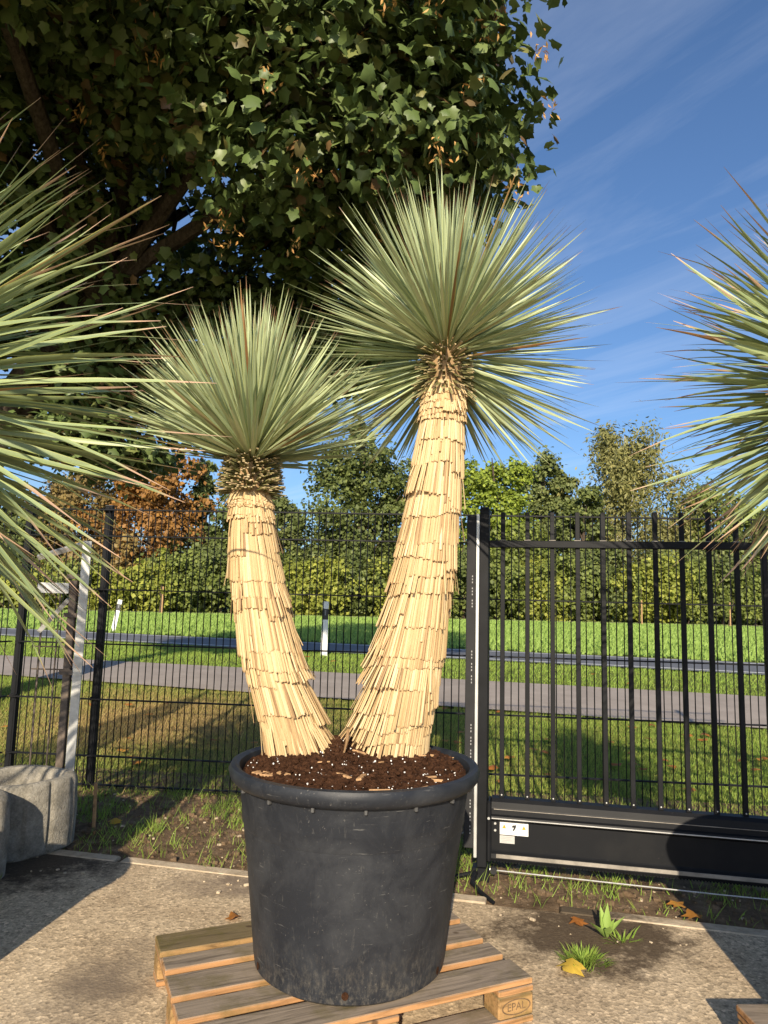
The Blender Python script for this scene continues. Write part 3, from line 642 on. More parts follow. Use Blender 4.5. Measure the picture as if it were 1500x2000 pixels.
# ---------------------------------------------------------------- wire mesh fence
def fence_run(e, a, b, z0, z1, posts, zs, sp=.0545):
    a = np.array([*a, 0.0]); b = np.array([*b, 0.0]); L = np.linalg.norm(b-a); u = (b-a)/L; ang = math.atan2(u[1], u[0]); nrm = np.array([-u[1], u[0], 0])
    vw = MB().tube([(0, 0, z0), (0, 0, z1+.025)], .0042, 5).mesh('vertical_wire'); vw.materials.append(M['wire'])
    for k in range(int(L/sp)):
        o = mobj('vertical_wire', vw, None, e); p = a+u*(k+.5)*sp; o.location = (p[0], p[1], 0)
    hw = MB().box(0, L, -.013, -.0055, -.005, .005).box(0, L, .0055, .013, -.005, .005).mesh('horizontal_wires'); hw.materials.append(M['wire'])
    for z in zs:
        o = mobj('horizontal_wire', hw, None, e); o.location = (a[0], a[1], z); o.rotation_euler = (0, 0, ang)
    for s in posts:
        p = a+u*s+nrm*.05
        o = MB().box(-.03, .03, -.02, .02, -.1, z1+.03, bev=.004).build('post', M['gate_rail'], e); o.location = (p[0], p[1], 0); o.rotation_euler = (0, 0, ang)
        cp = MB().box(-.032, .032, -.022, .022, 0, .012, bev=.003).build('post_cap', M['postblack'], o, local=True); cp.location = (0, 0, z1+.0305)
        for z in zs[::2]:
            cl_ = MB().box(-.036, .036, -.03, -.0205, -.014, .014, bev=.002).build('clamp', M['wire'], o, local=True); cl_.location = (0, -.0, z)
FA, FB = (-2.86, 5.72), (3.9, 5.13)
zs = [.03, .24, .66, 1.08, 1.50, 1.92, 2.13]
e = empty('mesh_fence', (*FA, 0), 'long black wire mesh fence running behind the gate and the potted yucca', 'fence')
fence_run(e, FA, FB, .01, 2.13, [0.0, .66, 3.17, 6.35], zs)
e2 = empty('mesh_fence', (-3.7, 3.3, 0), 'black wire mesh fence side run turning off at the corner behind the planter rings', 'fence')
fence_run(e2, (-3.72, 3.25), (-2.89, 5.70), .01, 2.13, [0.0], zs)

# ---------------------------------------------------------------- sliding gate
ga_ = math.atan2(-.2, .98)
gt = empty('sliding_gate', (.56, 4.1, 0), 'black sliding gate with vertical bars and a heavy bottom beam', 'gate', None, ga_)
g = lambda mb, name, mat, parent=gt, smooth=False: mb.build(name, mat, parent, smooth, True)
gp = g(MB().box(-.005, .048, -.03, .03, .052, 2.005, bev=.004), 'end_post', M['gate_rail'])
g(MB().box(-.002, .045, -.027, .027, 2.0055, 2.012), 'post_cap', M['postblack'], gp)
se = g(MB().box(-.078, -.024, -.028, .03, .145, 1.965, bev=.004), 'safety_edge', M['edge_rubber'])
g(MB().box(-.0235, -.0056, -.034, .024, .10, 1.972, bev=.003), 'white_strip', M['alu'])
mk = MB()
for z0 in (.22, .62, 1.02, 1.44):       # faint printed lettering down the rubber edge
    for k in range(11):
        zz = z0+k*.017; 
        if k % 4 != 3: mk.box(-.046, -.0405, -.0290, -.0284, zz, zz+.009)
g(mk, 'printed_marks', M['greyink'], se)
LG = 4.2
bar = MB().box(-.0125, .0125, -.0125, .0125, .40, 1.985, bev=.002).mesh('bar'); bar.materials.append(M['gate_rail'])
for k in range(28):
    o = mobj('bar', bar, None, gt, True); o.location = (.125+k*.1374, .012, 0)
    rv = MB().tube([(0, -.013, .430), (0, -.015, .430)], .004, 8).build('weld', M['silverplate'], o, local=True)
g(MB().box(.0485, LG, -.018, .026, 1.782, 1.822, bev=.003), 'top_rail', M['gate_rail'])
colr = MB().box(-.018, .018, -.0165, .0165, 1.8225, 1.827).mesh('collar'); colr.materials.append(M['dustledge'])
for k in range(28):
    o = mobj('collar', colr, None, gt, True); o.location = (.125+k*.1374, .012, 0)
# beam profile (y towards the field is +)
pf = [(-.035, .118), (-.060, .104), (-.066, .118), (-.062, .140), (-.046, .150), (-.040, .156), (-.040, .300), (-.048, .306), (-.062, .312), (-.068, .322), (-.064, .332), (-.046, .338), (-.044, .362), (-.046, .366), (-.044, .372), (-.038, .400), (-.020, .416), (.030, .418), (.052, .405), (.055, .12), (.05, .104)]
beam = g(MB().extrude_x(pf, .0735, LG), 'bottom_beam', M['gate'], smooth=False)
g(MB().box(.10, LG, -.0672, -.0600, .122, .1405), 'dusty_ledge', M['dustledge'], beam)
g(MB().box(.075, LG, -.0705, -.0665, .3195, .3245), 'ridge_highlight', M['alu'], beam)  # thin pale strip, paints the highlight along the ridge of the beam
g(MB().box(.085, LG, -.0462, -.0442, .3625, .3655), 'bright_groove', M['dustledge'], beam)
ec = g(MB().box(.0487, .073, -.072, .058, .095, .408, bev=.008), 'end_cap', M['gate_rail'])
for zz in (.290, .255): g(MB().tube([(.093, -.0405, zz), (.093, -.0465, zz)], .0065, 8), 'bolt', M['alu'], beam)
g(MB().tube([(.060, -.072, .322), (.060, -.079, .322)], .007, 8), 'bolt', M['alu'], ec)
# teeth under the beam
tm = MB()
for k in range(260): tm.box(.09+k*.0158, .098+k*.0158, -.058, -.040, .098, .1075)
o = g(tm, 'rack_teeth', M['gate'], beam); o['kind'] = 'stuff'
# stickers
pl = g(MB().box(.118, .268, -.0425, -.0402, .236, .299), 'warning_sticker', M['whiteplate'], beam)
for xx in (.141, .245):
    V = [(xx-.011, -.0428, .268), (xx+.011, -.0428, .268), (xx, -.0428, .290)]; g(MB().add(V, [(0, 1, 2)]), 'warning_triangle', M['orange'], pl)
    g(MB().box(xx-.0010, xx+.0010, -.0433, -.0430, .2745, .2840).box(xx-.0010, xx+.0010, -.0433, -.0430, .2705, .2730), 'exclamation_mark', M['ink'], pl)
V = [(.184, .286), (.204, .290), (.203, .276), (.193, .258), (.184, .260), (.192, .275), (.181, .275)]
g(MB().add([(a, -.0428, b) for a, b in V], [tuple(range(len(V)))]), 'lightning_mark', M['ink'], pl)
lm = MB()
for k in range(3): lm.box(.150, .236, -.0428, -.0426, .2405+k*.004, .2420+k*.004)
g(lm, 'small_print', M['silverplate'], pl)
p2_ = g(MB().box(.118, .196, -.0422, -.0402, .192, .2315), 'type_plate', M['silverplate'], beam)
lm = MB()
for k, ln in enumerate((.030, .060, .050, .062)): lm.box(.124, .124+ln, -.0428, -.0426, .198+k*.008, .2000+k*.008)
g(lm, 'small_print', M['greyink'], p2_)
# foot of the post, roller and tension wire
ft = g(MB().box(-.030, .062, -.045, .045, -.02, .0515, bev=.004), 'post_foot', M['gate_rail'])
g(MB().tube([(.064, -.03, .048), (.10, -.03, .046)], .008, 10), 'wire_anchor', M['alu'], ft)
g(MB().tube([(.085, -.044, .045), (.085, -.018, .045)], .018, 12), 'roller', M['edge_rubber'], ft)
g(MB().tube([(.10, -.03, .046), (1.2, -.03, .035), (LG, -.03, .034)], .0035, 6), 'tension_wire', M['alu'])
g(MB().tube([(-.01, -.045, .03), (-.02, -.14, .012), (.03, -.24, .004), (.10, -.33, -.004)], [.014, .013, .012, .010], 8), 'cable_conduit', M['gate_rail'])
g(MB().tube([(-.03, -.03, .02), (-.16, -.10, .006), (-.32, -.12, -.004)], [.012, .011, .01], 8), 'cable_conduit', M['gate_rail'])
g(MB().box(3.9, 4.1, -.10, .10, -.05, .0945), 'roller_carriage', M['gate_rail'])

# ---------------------------------------------------------------- delineator posts by the road
def delineator(p, label, h=1.12, lean=0.0):
    e = empty('marker_post', p, label, 'marker post', 'marker posts along the road'); e.rotation_euler = (0, lean, .15)
    tri = lambda s, z, tilt=0: [(-.068*s, -.045*s, z+tilt*0), (.068*s, -.045*s, z), (.055*s, .05*s, z+tilt), (-.055*s, .05*s, z+tilt)]
    def seg(name, z0, z1, s0, s1, mat, tilt=0):
        V = tri(s0, z0)+tri(s1, z1, tilt); return MB().add(V, [(3, 2, 1, 0), (4, 5, 6, 7), (0, 1, 5, 4), (1, 2, 6, 5), (2, 3, 7, 6), (3, 0, 4, 7)]).build(name, mat, e, local=True)
    seg('shaft', -.05, h*.66, 1, .97, M['postwhite']); b = seg('black_band', h*.6605, h*.86, .97, .96, M['postblack']); seg('head', h*.8605, h, .96, .94, M['postwhite'], -.03)
    MB().box(-.014, .014, -.0490, -.0437, h*.74, h*.84).build('reflector', M['reflector'], b, local=True)
delineator((-1.19, 15.35, .335), 'white road marker post with black band, upright, seen between the yucca trunks')
delineator((-8.57, 23.27, .335), 'small leaning white road marker post beyond the fence post by the planters', 1.02, .16)

# ---------------------------------------------------------------- planter rings, steel frame, stake
def planter(c, Ro, h, label, rz, lean=(0, 0)):
    e = empty('concrete_planter', (c[0], c[1], 0), label, 'planter', 'concrete planter rings', rz); e.rotation_euler = (lean[0], lean[1], rz)
    n = 96; prof = [(-.0, 0), (.012, .012), (.016, h*.5), (.008, h-.03), (-.004, h-.008), (-.022, h), (-.048, h-.004), (-.062, h-.03), (-.060, h*.5), (-.058, .10)]
    V = []; 
    for i, (dr, z) in enumerate(prof):
        for j in range(n):
            a = 2*math.pi*j/n; groove = -.014*max(0, 1-abs(((j*12/n) % 1)-.5)/.09) if 1 <= i <= 3 else 0
            sq = Ro*(1+.05*math.cos(4*a)); V.append(((sq+dr+groove)*math.cos(a)*1.12, (sq+dr+groove)*math.sin(a), z))
    k = len(prof); Fs = [(i*n+j, i*n+(j+1) % n, (i+1)*n+(j+1) % n, (i+1)*n+j) for i in range(k-1) for j in range(n)]
    MB().add(V, Fs).build('ring', M['planter'], e, True, True)
    V = [((Ro-.059)*1.12*math.cos(2*math.pi*j/n)*(1+.05*math.cos(8*math.pi*j/n)), (Ro-.059)*math.sin(2*math.pi*j/n)*(1+.05*math.cos(8*math.pi*j/n)), .12) for j in range(n)]
    MB().add(V, [tuple(range(n))]).build('fill', M['dirt'], e, False, True)
planter((-2.10, 4.36), .27, .40, 'round fluted concrete planter ring standing right against the galvanised frame', .3, (0, 0))
planter((-2.26, 3.83), .30, .41, 'round fluted concrete planter ring in front of the other ring, furthest from the galvanised frame', .1, (0, 0))
fr = empty('steel_frame', (-2.03, 4.93, 0), 'galvanised steel upright with cross bar and diagonal brace behind the planter rings', 'steel frame')
MB().box(-2.055, -1.995, 4.90, 4.91, -.05, 1.82).box(-2.055, -2.047, 4.911, 4.96, -.05, 1.82).build('upright', M['galv'], fr)
MB().box(-2.125, -2.075, 4.905, 4.945, -.05, 1.55, bev=.004).build('side_post', M['rust'], fr)
MB().box(-2.34, -2.128, 4.905, 4.93, 1.46, 1.53).build('cross_bar', M['galv'], fr)
MB().tube([(-2.36, 4.92, 1.70), (-2.057, 4.93, 1.80)], .022, 4).build('top_bar', M['galv'], fr)
MB().tube([(-2.31, 4.915, 1.20), (-2.128, 4.915, 1.42)], .020, 4).build('brace', M['galv'], fr)
for zz in (.92, 1.30, 1.56): MB().box(-2.145, -2.056, 4.895, 4.9045, zz, zz+.03).build('hinge_plate', M['rust'], fr)
for xx in (-2.30, -2.19): MB().tube([(xx, 4.925, -.05), (xx, 4.925, 1.4595)], .006, 6).build('rod', M['rust'], fr)
for zz in (.95, 1.10): MB().tube([(-2.35, 4.937, zz), (-2.13, 4.937, zz)], .005, 6).build('rod', M['rust'], fr)
stk = MB().box(-.011, .011, -.009, .009, -.08, .26, bev=.002).build('wooden_stake', M['bark']); stk.location = (-1.80, 4.80, 0); stk.rotation_euler = (0.04, -.02, .3)
tag(stk, 'short thin wooden stake stuck in the soil beside the planter ring', 'stake')

# ---------------------------------------------------------------- trees
def limb_path(a, b, sag=.15, n=6):
    a, b = np.array(a, float), np.array(b, float); t = np.linspace(0, 1, n)[:, None]
    mid = np.array([0, 0, 1.0])*np.linalg.norm(b-a)*sag
    return list(a+(b-a)*t+mid*np.sin(t*math.pi)*.6+rng.normal(0, .03*np.linalg.norm(b-a)/2, (n, 3))*np.sin(t*math.pi))
# the maple behind the fence
mp_base = np.array([-5.15, 8.8, float(terr(8.8))-.03])
mt = empty('maple_tree', mp_base, 'large dark green maple with orange seed bunches overhanging the fence', 'tree')
fork = np.array([-4.9, 8.8, 3.6])
MB().tube([mp_base-np.array([0, 0, .1]), mp_base+np.array([.03, 0, .5]), (mp_base+fork)/2, fork, (-3.3, 8.2, 5.6), (-2.9, 8.1, 8.5), (-2.8, 8.0, 11.5)], [.36, .26, .23, .20, .15, .09, .04], 14).build('trunk', M['treebark'], mt, True)
# lobes: centre, radii, clusters, leaves per cluster
lobes = [((-0.55, 6.3, 6.75), (1.75, 1.35, 1.75), 200, 'front'), ((0.30, 6.8, 6.25), (0.80, 1.0, 1.0), 70, 'front'), ((-2.5, 6.6, 7.4), (1.5, 1.3, 1.3), 130, 'front'),
         ((-0.6, 7.0, 8.8), (1.75, 1.6, 1.8), 110, 'front'),
         ((-2.6, 8.6, 6.4), (2.4, 1.6, 1.7), 90, 'back'), ((-4.6, 8.2, 6.4), (1.7, 1.7, 2.2), 150, 'back'), ((-2.3, 9.3, 4.75), (1.6, 1.1, .85), 62, 'back'), ((-0.6, 9.4, 4.95), (1.0, .9, .7), 36, 'back'), ((-4.6, 9.0, 4.5), (1.6, 1.2, 1.2), 85, 'back'),
         ((-0.7, 8.8, 5.6), (1.5, 1.3, 1.1), 95, 'back'), ((-3.9, 9.6, 3.7), (1.1, .8, .55), 36, 'back'), ((-2.9, 8.2, 9.5), (2.8, 2.4, 2.0), 170, 'back'), ((-5.2, 7.0, 8.2), (1.6, 1.6, 1.8), 100, 'back'), ((-3.3, 4.3, 8.9), (1.9, 1.3, 1.2), 190, 'back'), ((-3.5, 4.4, 6.9), (1.8, 1.0, 1.1), 170, 'back'), ((-2.9, 8.3, 12.0), (2.3, 2.2, 1.9), 130, 'back'), ((-5.4, 5.0, 7.2), (1.5, 1.3, 1.6), 120, 'back')]  # lobes nearest the camera are out of view, added to shade the left foliage
pos = []; nrm = []; tip = []; sz = []; seedp = []; clus = []
for (c_, rd, nc, kind) in lobes:
    c_ = np.array(c_); rd = np.array(rd); limb_to = []
    for k in range(nc):
        d = unit(rng.normal(0, 1, 3)); rr_ = rng.uniform(.45, 1.0)**.5; p = c_+d*rd*rr_
        if k % 14 == 0: limb_to.append(p)
        clus.append(p); nl = rng.integers(44, 62); R0 = rng.uniform(.30, .50)
        off = rng.normal(0, 1, (nl, 3))*np.array([R0, R0, R0*.34])*.62; pp = p+off
        outw = unit(pp-c_); nn = unit(outw*.55+np.array([0, 0, .65])+rng.normal(0, .42, (nl, 3)))
        tp = outw*.5+np.array([0, 0, -.55])+rng.normal(0, .5, (nl, 3))
        pos.append(pp); nrm.append(nn); tip.append(tp); sz.append(rng.uniform(.075, .15, nl))
        if kind == 'front' and rng.random() < .30:
            for _ in range(rng.integers(10, 20)): seedp.append(p+rng.normal(0, .06, 3)+unit(p-c_)*R0*1.05)
    st = np.array([-3.5, 8.25, 5.0]) if c_[2] > 6 else fork
    tb = limb_path(st, c_, .12); MB().tube(tb, list(np.linspace(.11, .045, len(tb))), 8).build('limb', M['treebark'], mt, True)
    tw = MB()
    for p in limb_to:
        b_ = limb_path(c_*.85+st*.15, p, .05, 4); tw.tube(b_, list(np.linspace(.03, .007, 4)), 5)
    o = tw.build('twigs', M['treebark'], mt); o['kind'] = 'stuff'
# hanging spray of dark leaves
sp_ = [np.array((-0.55, 9.0, 5.2)), np.array((-.42, 9.0, 4.5)), np.array((-.34, 9.0, 4.0)), np.array((-.31, 9.0, 3.6))]
MB().tube(sp_, [.012, .008, .006, .003], 5).build('hanging_twig', M['treebark'], mt)
for p, k in ((sp_[3], 26), (sp_[3]+np.array([-.06, 0, .10]), 18), (sp_[2]+np.array([0, 0, .25]), 14), ((-.05, 8.9, 4.45), 30), ((.2, 8.8, 4.62), 26), ((-.55, 8.9, 4.5), 30), ((-.95, 9.1, 4.4), 30)):
    pos.append(np.array(p)+rng.normal(0, .09, (k, 3))); nrm.append(unit(rng.normal(0, 1, (k, 3))+np.array([0, -.3, .5]))); tip.append(rng.normal(0, .5, (k, 3))+np.array([0, 0, -.8])); sz.append(rng.uniform(.10, .15, k))
pos = np.vstack(pos); nrm = np.vstack(nrm); tip = np.vstack(tip); sz = np.concatenate(sz)
X, Y, Z = frames(nrm, tip); rn = rng.uniform(0, 1, len(pos))
pxm = 750+F*((pos-np.array([0, 0, CH])) @ cr)/((pos-np.array([0, 0, CH])) @ fw); pym = 1000-F*((pos-np.array([0, 0, CH])) @ cu)/((pos-np.array([0, 0, CH])) @ fw)
inview = (pxm > 0) & (pxm < 1100) & (pym > 0) & (pym < 900); order = np.argsort(np.where(inview, pos[:, 1]-sz*4, 99))
single = order[:300]; rest = np.setdiff1d(np.arange(len(pos)), single)
V_, F_, A_ = inst(MAPLE, pos[rest], X[rest]*sz[rest, None], Y[rest]*sz[rest, None], Z[rest]*sz[rest, None], rn[rest])
cr_o = mobj('crown', fast_mesh('crown', V_, F_, A_), G['maple'], mt); cr_o['kind'] = 'stuff'
variants = []
for k in range(12):
    a = fast_mesh('leaf', MAPLE[0], MAPLE[1], {'rnd': np.full(len(MAPLE[0]), (k+.5)/12)}); a.materials.append(G['maple']); variants.append(a)
for i in single:
    o = mobj('leaf', variants[i % 12], None, mt)
    mm = Matrix.Identity(4)
    for a in range(3): mm[a][0] = X[i, a]*sz[i]; mm[a][1] = Y[i, a]*sz[i]; mm[a][2] = Z[i, a]*sz[i]; mm[a][3] = pos[i, a]
    o.matrix_basis = mm
seedp = np.array(seedp); ns = len(seedp); Xs, Ys, Zs = frames(rng.normal(0, 1, (ns, 3)), rng.normal(0, .45, (ns, 3))+np.array([0, 0, -1]))
V_, F_, A_ = inst(RHOMB, seedp, Xs*.022, Ys*.07, Zs*.06, rng.uniform(0, 1, ns)); o = mobj('seed_bunches', fast_mesh('seed_bunches', V_, F_, A_), G['seed'], mt); o['kind'] = 'stuff'

# trees beyond the field
def far_tree(name, px, d, top_py, half_w, label, mat, nleaf=9000, size=.36, cbot=.12, shape='round', trunk_mat='treebark', seed=1, group='trees beyond the field', blobs=None):
    r = np.random.default_rng(seed); b = at(px, 1190, d); z0 = .32; top = at(px, top_py, d)[2]; H = top-z0; c0 = np.array([b[0], d, z0]); W = half_w*1.15/F*d; nleaf = int(nleaf*1.35)
    e = empty(name, c0, label, 'shrub' if 'shrub' in name or 'bush' in name else 'tree', group)
    nb = blobs or (16 if shape != 'weep' else 22); P = []; C = []
    tr = MB().tube([c0-np.array([0, 0, .3]), c0+np.array([r.normal(0, .2), 0, H*.35]), c0+np.array([r.normal(0, .3), 0, H*.66]), c0+np.array([r.normal(0, .2), 0, H*.92])], [max(.06, H*.020), H*.016, H*.010, H*.003], 8)
    for k in range(nb):
        t = (k+.5)/nb
        if shape == 'cone': zz = cbot+(1-cbot)*t; wr = W*(1.05-zz)*.9
        elif shape == 'weep': zz = cbot+(1-cbot)*t**.9*.93; wr = W*(math.sin(math.pi*min(1, zz*.80+.20))**.7)*.75
        elif shape == 'bush': zz = .15+.6*t; wr = W*.75
        else: zz = cbot+(1-cbot)*t*.88; wr = W*math.sin(math.pi*min(1, (zz-cbot*.5)*.86+.12))**.6*.78
        a = k*2.4+r.uniform(-.5, .5); off = np.array([math.cos(a)*wr, math.sin(a)*wr*.8, zz*H])*np.array([r.uniform(.35, 1), r.uniform(.35, 1), 1])
        cc = c0+off; br = W*(r.uniform(.45, .65) if shape == 'bush' else r.uniform(.28, .48))*(.75 if shape == 'cone' else 1); m_ = int(nleaf/nb)
        nsub = 9; subs = cc+unit(r.normal(0, 1, (nsub, 3)))*br*r.uniform(.55, 1.0, (nsub, 1))*np.array([1, 1, .75]); which = r.integers(0, nsub, m_)
        q_ = subs[which]+r.normal(0, br*.22, (m_, 3))*np.array([1, 1, .8])
        if shape == 'weep': q_[:, 2] -= np.abs(r.normal(0, br*.55, m_))
        q_[:, 2] = np.maximum(q_[:, 2], .45)
        P.append(q_); C.append(np.tile(cc, (m_, 1))); tr.tube(limb_path(c0+np.array([0, 0, max(.3, zz-.22)*H*.9]), cc, .05, 4), [H*.007, H*.005, H*.003, H*.001], 5)
    tr.build('trunk', M[trunk_mat], e)
    P = np.vstack(P); C = np.vstack(C); n = len(P); ou = unit(P-C); nn = unit(ou*.6+np.array([0, -.15, .4])+r.normal(0, .55, (n, 3))); tp = r.normal(0, .6, (n, 3))+np.array([0, 0, -.6])
    X, Y, Z = frames(nn, tp); s_ = size*1.12*r.uniform(.55, 1.35, n)[:, None]; asp = .55 if shape == 'weep' else .85
    V_, F_, A_ = inst(RHOMB, P, X*s_*asp, Y*s_*(1.5 if shape == 'weep' else 1), Z*s_, np.clip(r.beta(2, 2, n), 0, 1)); o = mobj('crown', fast_mesh('crown', V_, F_, A_), mat, e); o['kind'] = 'stuff'
    return e
cm = {'dark': crown_mat('dark_foliage', (0.066, 0.084, 0.024), (0.13, 0.15, 0.042)), 'bright': crown_mat('bright_foliage', (0.125, 0.165, 0.022), (0.22, 0.26, 0.036)),
      'olive': crown_mat('olive_foliage', (0.085, 0.105, 0.034), (0.15, 0.165, 0.055)), 'birch': crown_mat('birch_foliage', (0.125, 0.125, 0.042), (0.205, 0.185, 0.065)),
      'orange': crown_mat('autumn_foliage', (0.17, 0.085, 0.024), (0.26, 0.135, 0.034)), 'mid': crown_mat('mid_foliage', (0.092, 0.115, 0.026), (0.165, 0.19, 0.042)),
      'yellow': crown_mat('yellow_green_foliage', (0.135, 0.155, 0.026), (0.25, 0.25, 0.045)), 'rusty': crown_mat('rusty_foliage', (0.125, 0.090, 0.032), (0.20, 0.145, 0.045))}
far_tree('oak_tree', 705, 68, 850, 120, 'dense dark green oak rising between the two yucca trunks', cm['dark'], 17000, .34, .10, seed=101, blobs=26)
far_tree('lime_tree', 955, 74, 868, 85, 'bright yellow green broad tree just beyond the gate post', cm['bright'], 12000, .36, .14, seed=102, blobs=20)
far_tree('alder_tree', 1062, 82, 872, 70, 'olive green tree standing between the bright tree and the birch', cm['olive'], 10000, .38, .14, seed=103)
far_tree('birch_tree', 1228, 80, 822, 125, 'tall brownish birch with weeping twigs and a pale trunk', cm['birch'], 19000, .33, .16, 'weep', 'birchbark', 104, blobs=26)
far_tree('ash_tree', 1400, 80, 945, 100, 'rounded green tree beside the birch, above the gate', cm['mid'], 11000, .36, .10, seed=105)
far_tree('ash_tree', 1570, 84, 985, 100, 'low rounded green tree at the far end of the row beyond the gate', cm['mid'], 9000, .36, .10, seed=125)
far_tree('alder_tree', 1140, 76, 935, 55, 'slim dark tree squeezed in front of the birch', cm['dark'], 7000, .36, .12, seed=106)
far_tree('beech_tree', 285, 68, 880, 105, 'broad tree in orange autumn colour beyond the fence', cm['orange'], 13000, .35, .12, seed=107, blobs=22)
far_tree('beech_tree', 120, 68, 905, 110, 'rusty olive broad tree behind the broad leaved yucca', cm['rusty'], 11000, .36, .10, seed=108, blobs=20)
far_tree('spruce_tree', 385, 70, 905, 50, 'slender pointed green tree beside the orange tree', cm['olive'], 7000, .36, .06, 'cone', seed=109)
far_tree('oak_tree', 455, 66, 965, 75, 'dark green tree directly behind the shorter yucca trunk', cm['dark'], 10000, .34, .08, seed=110)
far_tree('oak_tree', 548, 72, 955, 55, 'olive green tree in the gap right of the shorter yucca head', cm['olive'], 8000, .35, .10, seed=111)
far_tree('oak_tree', -60, 64, 930, 110, 'dark tree furthest along the row behind the planter rings', cm['dark'], 9000, .36, .10, seed=112)
for k, (px, ty, cname, what) in enumerate([(20, 1010, 'mid', 'behind the planter rings'), (200, 1020, 'rusty', 'under the orange tree'), (345, 1050, 'dark', 'between the orange tree and the pointed tree'), (520, 1065, 'mid', 'just right of the shorter trunk'), (610, 1070, 'olive', 'at the left foot of the big oak'),
        (820, 1000, 'dark', 'hidden partly by the taller trunk'), (905, 1060, 'mid', 'behind the gate post'), (1010, 985, 'mid', 'below the bright broad tree'), (1105, 1075, 'olive', 'below the slim dark tree'), (1320, 1040, 'olive', 'right beside the birch'), (1480, 1010, 'dark', 'at the end of the gate')]):
    far_tree('understorey_tree', px, 66 if px < 700 else 72, ty, 75, '%s low bushy tree filling the row %s' % ({'mid': 'green', 'dark': 'dark green'}.get(cname, cname), what), cm[cname], 5600, .36, .0, 'bush', seed=300+k, blobs=12)
sh = [(-40, 'mid', 1100), (60, 'yellow', 1105), (140, 'mid', 1090), (215, 'yellow', 1110), (290, 'yellow', 1100), (360, 'mid', 1080), (430, 'dark', 1060), (500, 'mid', 1070), (560, 'yellow', 1090), (620, 'yellow', 1075), (690, 'dark', 1060), (760, 'yellow', 1100),
      (840, 'mid', 1080), (905, 'dark', 1050), (965, 'mid', 1060), (1030, 'yellow', 1085), (1095, 'mid', 1070), (1160, 'dark', 1055), (1215, 'yellow', 1090), (1280, 'yellow', 1075), (1345, 'mid', 1080), (1410, 'dark', 1070), (1475, 'mid', 1085), (1545, 'yellow', 1095)]
for k, (px, cname, ty) in enumerate(sh):
    nm = {'mid': 'mid green shrub in the hedge along the far side of the field', 'yellow': 'yellow green shrub in the hedge along the far side of the field', 'dark': 'dark green shrub in the hedge along the far side of the field'}[cname]
    far_tree('hedge_shrub', px, (61.0+rng.uniform(0, 1.5))/(1-.16*(px-750)/F)-.6, ty, 60, nm, cm[cname], 4800, .29, .0, 'bush', seed=200+k, group='%s green shrubs along the far side of the field' % cname, blobs=9)
# young trees with stakes on the field edge
def sapling(px, d, top, label, hw=9, mat='yellow'):
    e = far_tree('young_tree', px, d, top, hw, label, cm[mat], 700, .20, .30, 'cone', seed=int(px), group='young trees along the far side of the field', blobs=8)
    b = e.location; s_ = MB().tube([(b.x+.18, b.y-.1, .25), (b.x+.18, b.y-.1, 2.2)], .05, 6).build('stake', M['bark'], e)
sapling(312, 50, 1070, 'pale green young tree tied to a stake in front of the orange tree', 16)
sapling(1248, 56, 1120, 'young tree with a pale stake in front of the birch', 7, 'mid')
sapling(1420, 56, 1150, 'short young tree with a stake beneath the rounded tree', 6, 'mid')
sapling(1075, 56, 1140, 'young tree with a stake in front of the olive green tree', 7, 'mid')

# ---------------------------------------------------------------- grass
def smooth_noise(x, y, s=1.0):
    return (np.sin(x*1.7*s+1.3)*np.cos(y*1.3*s+.4)+.6*np.sin(x*3.1*s-y*2.3*s+2.0)+.4*np.cos(x*5.7*s+y*4.9*s))/2.0
def grass(name, n, xr, yr, inside, hgt, wid, label, mat, proto, tone, zoff=-.03, thin=None, cat='grass'):
    x = rng.uniform(*xr, n); y = rng.uniform(*yr, n); k = inside(x, y)
    if thin is not None: k &= rng.uniform(0, 1, n) < thin(x, y)
    x, y = x[k], y[k]; n = len(x); p = np.stack([x, y, terr(y)+zoff], 1)
    a = rng.uniform(0, 6.28, n); lean = rng.uniform(.05, .75, n); tp = np.stack([np.cos(a)*lean, np.sin(a)*lean, np.ones(n)], 1); nn = np.stack([np.cos(a+1.2), np.sin(a+1.2), -lean*.2], 1)
    X, Y, Z = frames(nn, tp); h = (hgt[0]+(hgt[1]-hgt[0])*rng.uniform(0, 1, n)**1.6)[:, None]; w = wid*rng.uniform(.7, 1.3, n)[:, None]
    V_, F_, A_ = inst(proto, p, X*w, Y*h, Z*h, np.clip(tone(x, y)+rng.normal(0, .13, n), 0, 1)); o = mobj(name, fast_mesh(name, V_, F_, A_), mat); return tag(o, label, cat, kind='stuff')
pn = lambda x: PATH_N[0]+PATH_N[1]*x; pfr = lambda x: PATH_F[0]+PATH_F[1]*x; rdn = lambda x: ROAD_N[0]+ROAD_N[1]*x; rdf = lambda x: ROAD_F[0]+ROAD_F[1]*x
jit = lambda x: .10*smooth_noise(x, x*.7, 4)
def dry(x, y): return np.clip(.62+.10*smooth_noise(x, y, 1.4)-.62*np.exp(-((x+2.6)/2.0)**2-((y-8.6)/2.2)**2)-.16*np.exp(-((x-.2)/1.5)**2), .0, 1)
grass('verge_grass', 210000, (-6, 7), (5.2, 12), lambda x, y: (y > 5.45-.05*x) & (y < pn(x)+jit(x)), (.025, .075), .0075, 'short patchy grass between the fence and the footpath', G['grass'], BLADE1, dry)
grass('roadside_grass', 150000, (-12, 11), (9, 21), lambda x, y: (y > pfr(x)+jit(x)) & (y < rdn(x)+.05), (.03, .085), .011, 'bright mown grass strip between the footpath and the road', G['grass'], BLADE1, lambda x, y: .76+.08*smooth_noise(x, y, 1.2))
